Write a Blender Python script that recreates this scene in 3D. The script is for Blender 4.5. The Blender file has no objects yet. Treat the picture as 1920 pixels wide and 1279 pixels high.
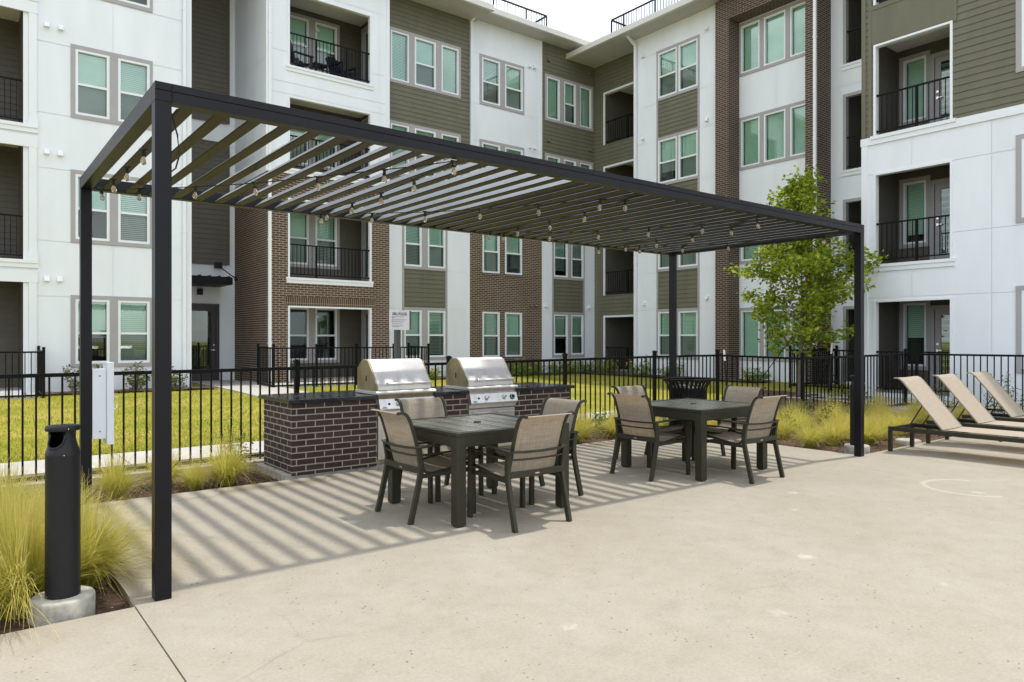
import bpy, bmesh, math, random
from mathutils import Vector, Matrix, noise
R = math.radians
rnd = random.Random(7)
scene = bpy.context.scene
col = scene.collection

# ------------------------------------------------------------------ camera, sky, sun, exposure
CAMX, CAMY, CAMZ, YAW, FPX = -0.9086, -4.4891, 1.5, 52.038, 1341.39
cam = bpy.data.cameras.new("camera")
cam_o = bpy.data.objects.new("camera", cam)
col.objects.link(cam_o)
cam_o.location = (CAMX, CAMY, CAMZ)
cam_o.rotation_euler = (R(90), 0, R(YAW - 90))
cam.sensor_width = 36
cam.lens = FPX / 1920 * 36
cam.shift_y = -1.6 / 1920
cam.clip_start = 0.05
cam.clip_end = 2000
scene.camera = cam_o

SUN_DX, SUN_DY = 0.29, -0.04          # horizontal offset of the sun per unit of height
sun_dir = Vector((SUN_DX, SUN_DY, 1)).normalized()
sun_el = math.asin(sun_dir.z)
world = bpy.data.worlds.new("World")
scene.world = world
world.use_nodes = True
wn = world.node_tree
wn.nodes.clear()
w_out = wn.nodes.new("ShaderNodeOutputWorld")
w_bg = wn.nodes.new("ShaderNodeBackground")
w_sky = wn.nodes.new("ShaderNodeTexSky")
w_sky.sky_type = 'NISHITA'
w_sky.sun_disc = False
w_sky.sun_elevation = sun_el
w_sky.sun_rotation = math.atan2(SUN_DX, SUN_DY)
w_tc = wn.nodes.new("ShaderNodeTexCoord")
w_no = wn.nodes.new("ShaderNodeTexNoise")
w_no.inputs['Scale'].default_value = 3.2
w_no.inputs['Detail'].default_value = 6
w_no.inputs['Roughness'].default_value = 0.6
w_mp = wn.nodes.new("ShaderNodeMapping")
w_mp.inputs['Scale'].default_value = (1, 1, 2.2)
w_rp = wn.nodes.new("ShaderNodeValToRGB")
w_rp.color_ramp.elements[0].position = 0.34
w_rp.color_ramp.elements[0].color = (0.35, 0.35, 0.35, 1)
w_rp.color_ramp.elements[1].position = 0.58
w_rp.color_ramp.elements[1].color = (0.97, 0.97, 0.97, 1)
w_mx = wn.nodes.new("ShaderNodeMixRGB")
w_n2 = wn.nodes.new("ShaderNodeTexNoise")
w_n2.inputs['Scale'].default_value = 5.5
w_n2.inputs['Detail'].default_value = 7
w_n2.inputs['Roughness'].default_value = 0.62
w_cl = wn.nodes.new("ShaderNodeValToRGB")
w_cl.color_ramp.elements[0].position = 0.38
w_cl.color_ramp.elements[0].color = (0.47, 0.51, 0.56, 1)
w_cl.color_ramp.elements[1].position = 0.60
w_cl.color_ramp.elements[1].color = (0.96, 0.97, 0.99, 1)
w_sc = wn.nodes.new("ShaderNodeVectorMath")
w_sc.operation = 'SCALE'
w_sc.inputs['Scale'].default_value = 9.6
wn.links.new(w_mp.outputs['Vector'], w_n2.inputs['Vector'])
wn.links.new(w_n2.outputs['Fac'], w_cl.inputs['Fac'])
wn.links.new(w_cl.outputs['Color'], w_sc.inputs[0])
wn.links.new(w_sc.outputs['Vector'], w_mx.inputs['Color2'])
wn.links.new(w_tc.outputs['Generated'], w_mp.inputs['Vector'])
wn.links.new(w_mp.outputs['Vector'], w_no.inputs['Vector'])
wn.links.new(w_no.outputs['Fac'], w_rp.inputs['Fac'])
wn.links.new(w_rp.outputs['Color'], w_mx.inputs['Fac'])
wn.links.new(w_sky.outputs['Color'], w_mx.inputs['Color1'])
wn.links.new(w_mx.outputs['Color'], w_bg.inputs['Color'])
w_bg.inputs['Strength'].default_value = 0.15
wn.links.new(w_bg.outputs['Background'], w_out.inputs['Surface'])

sun = bpy.data.lights.new("sun", 'SUN')
sun.energy = 2.0
sun.angle = R(1.3)
sun.color = (1.0, 0.95, 0.86)
sun_o = bpy.data.objects.new("sun", sun)
sun_o.rotation_euler = sun_dir.to_track_quat('Z', 'Y').to_euler()
sun_o.location = (0, 0, 30)
col.objects.link(sun_o)

vs = scene.view_settings
vs.view_transform = 'Standard'
vs.look = 'None'
vs.exposure = 0.72
vs.gamma = 1
scene.cycles.max_bounces = 8
scene.cycles.transparent_max_bounces = 16

# ------------------------------------------------------------------ materials
def new_mat(name):
    m = bpy.data.materials.new(name)
    m.use_nodes = True
    nt = m.node_tree
    nt.nodes.clear()
    out = nt.nodes.new("ShaderNodeOutputMaterial")
    b = nt.nodes.new("ShaderNodeBsdfPrincipled")
    nt.links.new(b.outputs[0], out.inputs['Surface'])
    return m, nt, b, out

def N(nt, kind, **inputs):
    n = nt.nodes.new(kind)
    for k, v in inputs.items():
        n.inputs[k.replace('_', ' ')].default_value = v
    return n

def ramp(nt, fac, stops):
    r = nt.nodes.new("ShaderNodeValToRGB")
    els = r.color_ramp.elements
    while len(els) < len(stops): els.new(0.5)
    for e, (p, c) in zip(els, stops):
        e.position = p
        e.color = (c[0], c[1], c[2], 1) if not isinstance(c, (int, float)) else (c, c, c, 1)
    nt.links.new(fac, r.inputs['Fac'])
    return r.outputs['Color']

def mixc(nt, mode, fac, a, b):
    m = nt.nodes.new("ShaderNodeMixRGB")
    m.blend_type = mode
    for sock, v in (('Fac', fac), ('Color1', a), ('Color2', b)):
        if isinstance(v, (int, float)): m.inputs[sock].default_value = v
        elif isinstance(v, (tuple, list)): m.inputs[sock].default_value = (v[0], v[1], v[2], 1)
        else: nt.links.new(v, m.inputs[sock])
    return m.outputs['Color']

def coords(nt, kind='Object', scale=(1, 1, 1)):
    tc = nt.nodes.new("ShaderNodeTexCoord")
    mp = nt.nodes.new("ShaderNodeMapping")
    mp.inputs['Scale'].default_value = scale
    nt.links.new(tc.outputs[kind], mp.inputs['Vector'])
    return mp.outputs['Vector']

def noise_tex(nt, vec, scale, detail=4, rough=0.55):
    n = N(nt, "ShaderNodeTexNoise", Scale=scale, Detail=detail, Roughness=rough)
    nt.links.new(vec, n.inputs['Vector'])
    return n.outputs['Fac']

def bump(nt, b, height, strength=0.3, dist=0.01):
    bp = N(nt, "ShaderNodeBump", Strength=strength, Distance=dist)
    nt.links.new(height, bp.inputs['Height'])
    nt.links.new(bp.outputs['Normal'], b.inputs['Normal'])

def paint(name, c, rough=0.5, var=0.06, nscale=3.0, spec=0.5, metal=0.0, bumpy=0.0, streak=False):
    m, nt, b, out = new_mat(name)
    v = coords(nt, 'Object', (1, 1, 0.25) if streak else (1, 1, 1))
    n = noise_tex(nt, v, nscale, 5)
    lo = tuple(x * (1 - var) for x in c); hi = tuple(min(1, x * (1 + var)) for x in c)
    nt.links.new(ramp(nt, n, [(0.3, lo), (0.7, hi)]), b.inputs['Base Color'])
    b.inputs['Roughness'].default_value = rough
    b.inputs['Metallic'].default_value = metal
    b.inputs['Specular IOR Level'].default_value = spec
    if bumpy:
        n2 = noise_tex(nt, coords(nt), 160, 2)
        bump(nt, b, n2, bumpy, 0.002)
    return m

M = {}
M['white'] = paint('white_panel', (0.785, 0.822, 0.868), 0.6, 0.04, 1.6, 0.3, streak=True)
M['white_trim'] = paint('white_trim', (0.79, 0.82, 0.855), 0.45, 0.02, 2, 0.4)
M['cream_ceiling'] = paint('balcony_ceiling', (0.74, 0.73, 0.70), 0.7, 0.03)
M['grey_trim'] = paint('grey_trim', (0.37, 0.355, 0.36), 0.55, 0.04, 2)
M['olive'] = paint('olive_siding', (0.145, 0.14, 0.098), 0.6, 0.09, 2.5, 0.35, streak=True)
M['brown_siding'] = paint('brown_siding', (0.105, 0.097, 0.080), 0.6, 0.08, 2.5, 0.35)
M['gutter'] = paint('gutter_paint', (0.60, 0.59, 0.55), 0.4, 0.05, 1.5)
M['soffit'] = paint('soffit_paint', (0.50, 0.475, 0.45), 0.7, 0.03)
M['roof'] = paint('roof_membrane', (0.55, 0.55, 0.54), 0.8, 0.05)
M['frame_black'] = paint('black_powder_coat', (0.008, 0.008, 0.010), 0.4, 0.15, 9, 0.3, bumpy=0.05)
M['rail_black'] = paint('black_railing', (0.004, 0.0038, 0.0038), 0.5, 0.12, 5, 0.16)
M['pergola_steel'] = paint('pergola_steel', (0.0068, 0.0070, 0.0095), 0.38, 0.2, 3, 0.22, bumpy=0.06)
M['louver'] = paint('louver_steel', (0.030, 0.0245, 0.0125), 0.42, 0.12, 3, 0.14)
M['louver_sky_grey'] = paint('louver_sky_reflection', (0.165, 0.18, 0.195), 0.38, 0.08, 3, 0.5)  # same steel as the louvre, with the sky's reflection painted into its colour
M['bin_black'] = paint('receptacle_plastic', (0.013, 0.0135, 0.0155), 0.45, 0.08, 12, 0.28, bumpy=0.1)
M['olive_frame'] = paint('bronze_powder_coat', (0.030, 0.029, 0.018), 0.40, 0.12, 14, 0.3, bumpy=0.05)
M['table_top'] = paint('table_top_coat', (0.125, 0.128, 0.100), 0.25, 0.25, 5, 0.6, bumpy=0.05)
M['door_grey'] = paint('door_grey', (0.36, 0.355, 0.38), 0.5, 0.03)
M['door_dark'] = paint('dark_door', (0.035, 0.032, 0.034), 0.5, 0.05)
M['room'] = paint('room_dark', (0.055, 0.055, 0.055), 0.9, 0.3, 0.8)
M['box_grey'] = paint('box_enamel', (0.70, 0.74, 0.79), 0.35, 0.02, 4)
M['dark_plastic'] = paint('navy_plastic', (0.012, 0.016, 0.03), 0.5)
M['metal'] = paint('bright_metal', (0.62, 0.62, 0.6), 0.25, 0.05, 20, 0.5, 1.0)
M['sign_white'] = paint('sign_white', (0.80, 0.79, 0.82), 0.4, 0.02)
M['sign_back'] = paint('sign_back', (0.12, 0.09, 0.115), 0.5)
M['sign_post'] = paint('sign_post', (0.075, 0.075, 0.08), 0.5)
M['ink'] = paint('sign_ink', (0.05, 0.04, 0.05), 0.6)
M['strap'] = paint('black_strap', (0.015, 0.015, 0.015), 0.7)
M['path'] = paint('path_concrete', (0.45, 0.43, 0.39), 0.85, 0.08, 1.5, 0.3, bumpy=0.1)
M['curb'] = paint('curb_concrete', (0.37, 0.34, 0.28), 0.88, 0.12, 3, 0.3, bumpy=0.2)
M['footing'] = paint('footing_concrete', (0.40, 0.38, 0.33), 0.9, 0.3, 14, 0.25, bumpy=0.3)

def mat_concrete():
    m, nt, b, out = new_mat('patio_concrete')
    v = coords(nt)
    big = noise_tex(nt, v, 0.7, 8, 0.72)
    mid = noise_tex(nt, v, 5.0, 8, 0.75)
    fin = noise_tex(nt, v, 60, 4, 0.7)
    c = ramp(nt, big, [(0.30, (0.312, 0.278, 0.220)), (0.5, (0.336, 0.302, 0.243)), (0.70, (0.366, 0.336, 0.280))])
    c = mixc(nt, 'MULTIPLY', 0.75, c, ramp(nt, mid, [(0.28, (0.86, 0.85, 0.83)), (0.5, (1, 1, 1)), (0.75, (1.10, 1.09, 1.08))]))
    c = mixc(nt, 'MULTIPLY', 0.55, c, ramp(nt, fin, [(0.32, (0.78, 0.765, 0.74)), (0.55, (1.0, 1.0, 1.0)), (0.7, (1.10, 1.10, 1.09))]))
    # pits and specks
    vo = N(nt, "ShaderNodeTexVoronoi", Scale=21.0, Randomness=1.0)
    wv = mixc(nt, 'ADD', 0.1, v, noise_tex(nt, v, 9, 3))
    nt.links.new(wv, vo.inputs['Vector'])
    gate = ramp(nt, noise_tex(nt, v, 4.2, 3), [(0.47, 0), (0.60, 1)])
    pit = ramp(nt, vo.outputs['Distance'], [(0.09, 1), (0.17, 0)])
    pit = mixc(nt, 'MULTIPLY', 1, pit, gate)
    c = mixc(nt, 'MIX', pit, c, (0.15, 0.12, 0.088))
    vo2 = N(nt, "ShaderNodeTexVoronoi", Scale=1.15, Randomness=1.0)
    nt.links.new(v, vo2.inputs['Vector'])
    blot = ramp(nt, mixc(nt, 'ADD', 0.16, vo2.outputs['Distance'], noise_tex(nt, v, 24, 5)), [(0.09, 0.75), (0.17, 0)])
    c = mixc(nt, 'MIX', blot, c, (0.52, 0.49, 0.43))
    vc = N(nt, "ShaderNodeTexVoronoi", Scale=0.33, Randomness=1.0); vc.feature = 'DISTANCE_TO_EDGE'
    nt.links.new(mixc(nt, 'ADD', 0.35, v, noise_tex(nt, v, 2.2, 6, 0.7)), vc.inputs['Vector'])
    crack = mixc(nt, 'MULTIPLY', 1, ramp(nt, vc.outputs['Distance'], [(0.0, 0.26), (0.0016, 0)]), ramp(nt, noise_tex(nt, v, 0.45, 2), [(0.56, 0), (0.66, 1)]))
    c = mixc(nt, 'MIX', crack, c, (0.13, 0.11, 0.085))
    # pale scuffed arcs of an old chalk ring
    sep = nt.nodes.new("ShaderNodeSeparateXYZ"); nt.links.new(v, sep.inputs[0])
    def mth(op, a, bb=None, cc=None):
        n = nt.nodes.new("ShaderNodeMath"); n.operation = op
        for i, x in enumerate((a, bb, cc)):
            if x is None: continue
            if isinstance(x, (int, float)): n.inputs[i].default_value = x
            else: nt.links.new(x, n.inputs[i])
        return n.outputs[0]
    def ring(cx, cy, rad, w, sel):
        dx = mth('SUBTRACT', sep.outputs[0], cx); dy = mth('SUBTRACT', sep.outputs[1], cy)
        d = mth('SQRT', mth('ADD', mth('MULTIPLY', dx, dx), mth('MULTIPLY', dy, dy)))
        e = mth('ABSOLUTE', mth('SUBTRACT', d, rad))
        k = mth('SUBTRACT', 1, mth('DIVIDE', e, w)); k = mth('MAXIMUM', k, 0)
        s = mth('GREATER_THAN', mth('ADD', mth('MULTIPLY', dx, sel[0]), mth('MULTIPLY', dy, sel[1])), sel[2])
        return mth('MULTIPLY', mth('MULTIPLY', k, s), 0.5)
    rr = mth('ADD', ring(7.25, -1.62, 0.42, 0.045, (-0.6, 0.75, -0.12)), ring(7.9, -2.75, 0.5, 0.04, (-0.3, 0.9, 0.25)))
    rr = mth('MULTIPLY', rr, mth('MULTIPLY', fin, 1.5))
    c = mixc(nt, 'MIX', rr, c, (0.58, 0.55, 0.49))
    # old damp band along the back edge of the slab
    dx = mth('SUBTRACT', 1, mth('DIVIDE', mth('ABSOLUTE', mth('SUBTRACT', sep.outputs[1], 2.84)), 0.20))
    damp = mth('MULTIPLY', mth('MAXIMUM', dx, 0), mth('MULTIPLY', mth('GREATER_THAN', noise_tex(nt, v, 1.7, 4), 0.5), 0.85))
    c = mixc(nt, 'MIX', damp, c, (0.19, 0.155, 0.10))
    nt.links.new(c, b.inputs['Base Color'])
    b.inputs['Roughness'].default_value = 0.82
    b.inputs['Specular IOR Level'].default_value = 0.3
    bump(nt, b, mixc(nt, 'MULTIPLY', 1, fin, mixc(nt, 'SUBTRACT', 0.8, (1, 1, 1), pit)), 0.22, 0.006)
    return m
M['concrete'] = mat_concrete()

def mat_mulch():
    m, nt, b, out = new_mat('bark_mulch')
    v = coords(nt)
    n1 = noise_tex(nt, v, 34, 5, 0.7); n2 = noise_tex(nt, v, 3, 3)
    c = ramp(nt, n1, [(0.3, (0.035, 0.020, 0.013)), (0.5, (0.10, 0.056, 0.036)), (0.68, (0.20, 0.125, 0.085))])
    c = mixc(nt, 'MULTIPLY', 0.6, c, ramp(nt, n2, [(0.3, 0.65), (0.7, 1.15)]))
    nt.links.new(c, b.inputs['Base Color'])
    b.inputs['Roughness'].default_value = 0.95
    bump(nt, b, n1, 1.0, 0.03)
    return m
M['mulch'] = mat_mulch()

def mat_chips():
    m, nt, b, out = new_mat('mulch_chip')
    a = nt.nodes.new("ShaderNodeUVMap")
    sp = nt.nodes.new("ShaderNodeSeparateXYZ"); nt.links.new(a.outputs[0], sp.inputs[0])
    c = ramp(nt, sp.outputs[0], [(0.0, (0.05, 0.028, 0.018)), (0.5, (0.12, 0.065, 0.042)), (0.85, (0.22, 0.135, 0.09)), (1.0, (0.42, 0.34, 0.27))])
    nt.links.new(c, b.inputs['Base Color']); b.inputs['Roughness'].default_value = 0.9
    return m
M['chips'] = mat_chips()

def mat_lawn():
    m, nt, b, out = new_mat('lawn_turf')
    v = coords(nt)
    n1 = noise_tex(nt, v, 0.7, 5, 0.65); n2 = noise_tex(nt, v, 22, 4, 0.7)
    c = ramp(nt, n1, [(0.30, (0.20, 0.215, 0.025)), (0.5, (0.31, 0.295, 0.040)), (0.66, (0.42, 0.335, 0.085))])
    c = mixc(nt, 'MULTIPLY', 0.8, c, ramp(nt, n2, [(0.3, 0.55), (0.68, 1.25)]))
    nt.links.new(c, b.inputs['Base Color'])
    b.inputs['Roughness'].default_value = 0.9
    b.inputs['Specular IOR Level'].default_value = 0.15
    bump(nt, b, n2, 0.8, 0.04)
    return m
M['lawn'] = mat_lawn()

def mat_blade(name, stops, trans=0.35, rough=0.6, tipmix=None):
    """foliage: colour varies blade by blade (uv.x) and from root to tip (uv.y)"""
    m, nt, b, out = new_mat(name)
    a = nt.nodes.new("ShaderNodeUVMap")
    sp = nt.nodes.new("ShaderNodeSeparateXYZ"); nt.links.new(a.outputs[0], sp.inputs[0])
    c = ramp(nt, sp.outputs[0], stops)
    if tipmix:
        c = mixc(nt, 'MIX', ramp(nt, sp.outputs[1], [(0.35, 0), (1.0, 0.8)]), c, tipmix)
    nt.links.new(c, b.inputs['Base Color'])
    b.inputs['Roughness'].default_value = rough
    b.inputs['Specular IOR Level'].default_value = 0.3
    tr = nt.nodes.new("ShaderNodeBsdfTranslucent"); nt.links.new(c, tr.inputs['Color'])
    mx = nt.nodes.new("ShaderNodeMixShader"); mx.inputs[0].default_value = trans
    nt.links.new(b.outputs[0], mx.inputs[1]); nt.links.new(tr.outputs[0], mx.inputs[2])
    nt.links.new(mx.outputs[0], out.inputs['Surface'])
    return m
M['feather'] = mat_blade('feather_grass_blade', [(0, (0.32, 0.40, 0.030)), (0.5, (0.52, 0.52, 0.055)), (0.82, (0.70, 0.60, 0.14)), (1, (0.84, 0.70, 0.33))], 0.55, tipmix=(0.76, 0.63, 0.20))
M['turfblade'] = mat_blade('turf_blade', [(0, (0.17, 0.24, 0.02)), (0.5, (0.36, 0.37, 0.035)), (0.8, (0.50, 0.41, 0.085)), (1, (0.60, 0.48, 0.18))], 0.35)
M['leaf'] = mat_blade('tree_leaf', [(0, (0.13, 0.21, 0.012)), (0.5, (0.27, 0.36, 0.022)), (0.85, (0.46, 0.52, 0.05)), (1, (0.62, 0.62, 0.13))], 0.58, 0.42)
M['shrubleaf'] = mat_blade('shrub_leaf', [(0, (0.08, 0.15, 0.018)), (0.6, (0.20, 0.31, 0.03)), (1, (0.36, 0.43, 0.07))], 0.35, 0.45)
M['roseleaf'] = mat_blade('rose_leaf', [(0, (0.05, 0.085, 0.025)), (0.6, (0.12, 0.16, 0.04)), (0.9, (0.25, 0.24, 0.08)), (1, (0.30, 0.14, 0.09))], 0.3, 0.5)
M['petal'] = mat_blade('flower_petal', [(0, (0.72, 0.38, 0.06)), (0.6, (0.75, 0.50, 0.10)), (1, (0.72, 0.22, 0.10))], 0.3, 0.6)
M['bark'] = paint('tree_bark', (0.13, 0.095, 0.07), 0.9, 0.35, 18, 0.2, bumpy=0.4)
M['stem'] = paint('plant_stem', (0.10, 0.10, 0.04), 0.8)

def mat_brick(name, c1, c2, mortar, w=0.213, h=0.0677, ms=0.0055, axis_swap=False):
    m, nt, b, out = new_mat(name)
    uv = nt.nodes.new("ShaderNodeUVMap")
    mp = nt.nodes.new("ShaderNodeMapping"); nt.links.new(uv.outputs[0], mp.inputs['Vector'])
    if axis_swap: mp.inputs['Rotation'].default_value = (0, 0, R(90))
    vec = mp.outputs['Vector']
    bt = nt.nodes.new("ShaderNodeTexBrick")
    bt.offset = 0.0 if axis_swap else 0.5
    bt.inputs['Scale'].default_value = 1
    bt.inputs['Brick Width'].default_value = w
    bt.inputs['Row Height'].default_value = h
    bt.inputs['Mortar Size'].default_value = ms
    bt.inputs['Mortar Smooth'].default_value = 0.12
    bt.inputs['Bias'].default_value = 0.0
    bt.inputs['Color1'].default_value = (*c1, 1)
    bt.inputs['Color2'].default_value = (*c2, 1)
    bt.inputs['Mortar'].default_value = (*mortar, 1)
    nt.links.new(vec, bt.inputs['Vector'])
    n = noise_tex(nt, vec, 45, 5, 0.65); n2 = noise_tex(nt, vec, 1.3, 3)
    c = mixc(nt, 'MULTIPLY', 0.55, bt.outputs['Color'], ramp(nt, n, [(0.3, 0.72), (0.7, 1.2)]))
    c = mixc(nt, 'MULTIPLY', 0.4, c, ramp(nt, n2, [(0.35, 0.8), (0.65, 1.1)]))
    nt.links.new(c, b.inputs['Base Color'])
    b.inputs['Roughness'].default_value = 0.8
    b.inputs['Specular IOR Level'].default_value = 0.3
    inv = N(nt, "ShaderNodeMath"); inv.operation = 'SUBTRACT'; inv.inputs[0].default_value = 1
    nt.links.new(bt.outputs['Fac'], inv.inputs[1])
    hh = mixc(nt, 'ADD', 0.12, inv.outputs[0], n)
    bump(nt, b, hh, 0.8, 0.008)
    return m
M['brick'] = mat_brick('house_brick', (0.060, 0.041, 0.031), (0.105, 0.070, 0.050), (0.47, 0.38, 0.29), ms=0.0075)
M['brick_far'] = mat_brick('house_brick_dark', (0.050, 0.034, 0.027), (0.085, 0.055, 0.042), (0.40, 0.32, 0.26), ms=0.007)
M['soldier'] = mat_brick('soldier_brick', (0.060, 0.041, 0.031), (0.105, 0.070, 0.050), (0.47, 0.38, 0.29), 0.26, 0.0677, 0.0055, True)
M['island_brick'] = mat_brick('island_brick', (0.036, 0.024, 0.0215), (0.064, 0.040, 0.034), (0.37, 0.33, 0.285), 0.213, 0.0685, 0.0065)

def mat_granite():
    m, nt, b, out = new_mat('black_granite')
    v = coords(nt)
    n = noise_tex(nt, v, 120, 3, 0.8)
    nt.links.new(ramp(nt, n, [(0.45, (0.010, 0.011, 0.014)), (0.62, (0.03, 0.033, 0.04)), (0.72, (0.16, 0.17, 0.19))]), b.inputs['Base Color'])
    n2 = noise_tex(nt, v, 7, 4)
    nt.links.new(ramp(nt, n2, [(0.35, 0.10), (0.65, 0.32)]), b.inputs['Roughness'])
    return m
M['granite'] = mat_granite()

def mat_steel():
    m, nt, b, out = new_mat('brushed_stainless')
    v = coords(nt, 'Object', (1, 60, 60))
    n = noise_tex(nt, v, 6, 4, 0.7)
    n2 = noise_tex(nt, coords(nt, 'Object', (9, 9, 1.2)), 1.2, 4, 0.6)
    c = mixc(nt, 'MULTIPLY', 0.5, ramp(nt, n2, [(0.25, (0.60, 0.585, 0.56)), (0.55, (0.74, 0.73, 0.715))]), ramp(nt, n, [(0.3, 0.86), (0.7, 1.05)]))
    nt.links.new(c, b.inputs['Base Color'])
    b.inputs['Metallic'].default_value = 1
    nt.links.new(ramp(nt, n2, [(0.3, 0.40), (0.7, 0.33)]), b.inputs['Roughness'])
    b.inputs['Anisotropic'].default_value = 0.4
    bump(nt, b, n, 0.04, 0.002)
    return m
M['steel'] = mat_steel()
M['steel_stained'] = paint('heat_stained_steel', (0.30, 0.25, 0.165), 0.42, 0.3, 6, 0.5, 0.9, streak=True)
M['green_ring'] = paint('green_knob_ring', (0.10, 0.36, 0.25), 0.35)

def mat_sling(name, c1, c2):
    m, nt, b, out = new_mat(name)
    v = coords(nt)
    w1 = N(nt, "ShaderNodeTexWave", Scale=90.0, Distortion=1.0, Detail=1.0); w1.bands_direction = 'X'
    nt.links.new(v, w1.inputs['Vector'])
    n = noise_tex(nt, coords(nt, 'Object', (40, 2.5, 2.5)), 2.6, 4, 0.7)
    n2 = noise_tex(nt, coords(nt, 'Object', (2, 50, 50)), 2.2, 4, 0.7)
    f = mixc(nt, 'MIX', 0.5, n, n2)
    c = ramp(nt, f, [(0.36, c1), (0.62, c2)])
    c = mixc(nt, 'MULTIPLY', 0.3, c, ramp(nt, w1.outputs['Fac'], [(0.2, 0.8), (0.8, 1.1)]))
    nt.links.new(c, b.inputs['Base Color'])
    b.inputs['Roughness'].default_value = 0.75
    b.inputs['Specular IOR Level'].default_value = 0.2
    tr = nt.nodes.new("ShaderNodeBsdfTranslucent"); nt.links.new(mixc(nt, 'MULTIPLY', 1, c, (1.0, 0.78, 0.52)), tr.inputs['Color'])
    mx = nt.nodes.new("ShaderNodeMixShader"); mx.inputs[0].default_value = 0.32
    nt.links.new(b.outputs[0], mx.inputs[1]); nt.links.new(tr.outputs[0], mx.inputs[2])
    nt.links.new(mx.outputs[0], out.inputs['Surface'])
    bump(nt, b, f, 0.25, 0.002)
    return m
M['sling'] = mat_sling('chair_sling', (0.27, 0.235, 0.185), (0.45, 0.41, 0.345))
M['lounge_sling'] = mat_sling('lounger_sling', (0.47, 0.40, 0.32), (0.58, 0.505, 0.41))

def mat_glass(name, tint, transp):
    m, nt, b, out = new_mat(name)
    nt.nodes.remove(b)
    t = nt.nodes.new("ShaderNodeBsdfTransparent"); t.inputs[0].default_value = (*tint, 1)
    g = nt.nodes.new("ShaderNodeBsdfGlossy"); g.inputs['Roughness'].default_value = 0.02
    g.inputs['Color'].default_value = (0.9, 1.0, 0.97, 1)
    fr = nt.nodes.new("ShaderNodeFresnel"); fr.inputs['IOR'].default_value = 1.55
    v = coords(nt); n = noise_tex(nt, v, 1.1, 1)
    bp = N(nt, "ShaderNodeBump", Strength=0.02, Distance=0.03); nt.links.new(n, bp.inputs['Height'])
    nt.links.new(bp.outputs[0], g.inputs['Normal'])
    mx = nt.nodes.new("ShaderNodeMixShader")
    ad = nt.nodes.new("ShaderNodeMath"); ad.operation = 'ADD'; ad.inputs[1].default_value = transp; ad.use_clamp = True
    nt.links.new(fr.outputs[0], ad.inputs[0])
    nt.links.new(ad.outputs[0], mx.inputs[0]); nt.links.new(t.outputs[0], mx.inputs[1]); nt.links.new(g.outputs[0], mx.inputs[2])
    nt.links.new(mx.outputs[0], out.inputs['Surface'])
    return m
M['glass'] = mat_glass('window_glass', (0.71, 0.92, 0.83), 0.10)
M['glass_screen'] = mat_glass('window_glass_behind_screen', (0.50, 0.57, 0.545), 0.03)
M['door_glass'] = mat_glass('door_glass', (0.45, 0.6, 0.6), 0.08)
M['blind'] = paint('window_blind', (0.80, 0.82, 0.78), 0.6, 0.05, 1.2)

def mat_bulb():
    m, nt, b, out = new_mat('clear_bulb')
    b.inputs['Base Color'].default_value = (1, 0.93, 0.82, 1)
    b.inputs['Transmission Weight'].default_value = 0.85
    b.inputs['Roughness'].default_value = 0.05
    b.inputs['IOR'].default_value = 1.25
    return m
M['bulb'] = mat_bulb()
M['filament'] = paint('bulb_filament', (0.55, 0.36, 0.12), 0.4)

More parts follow.
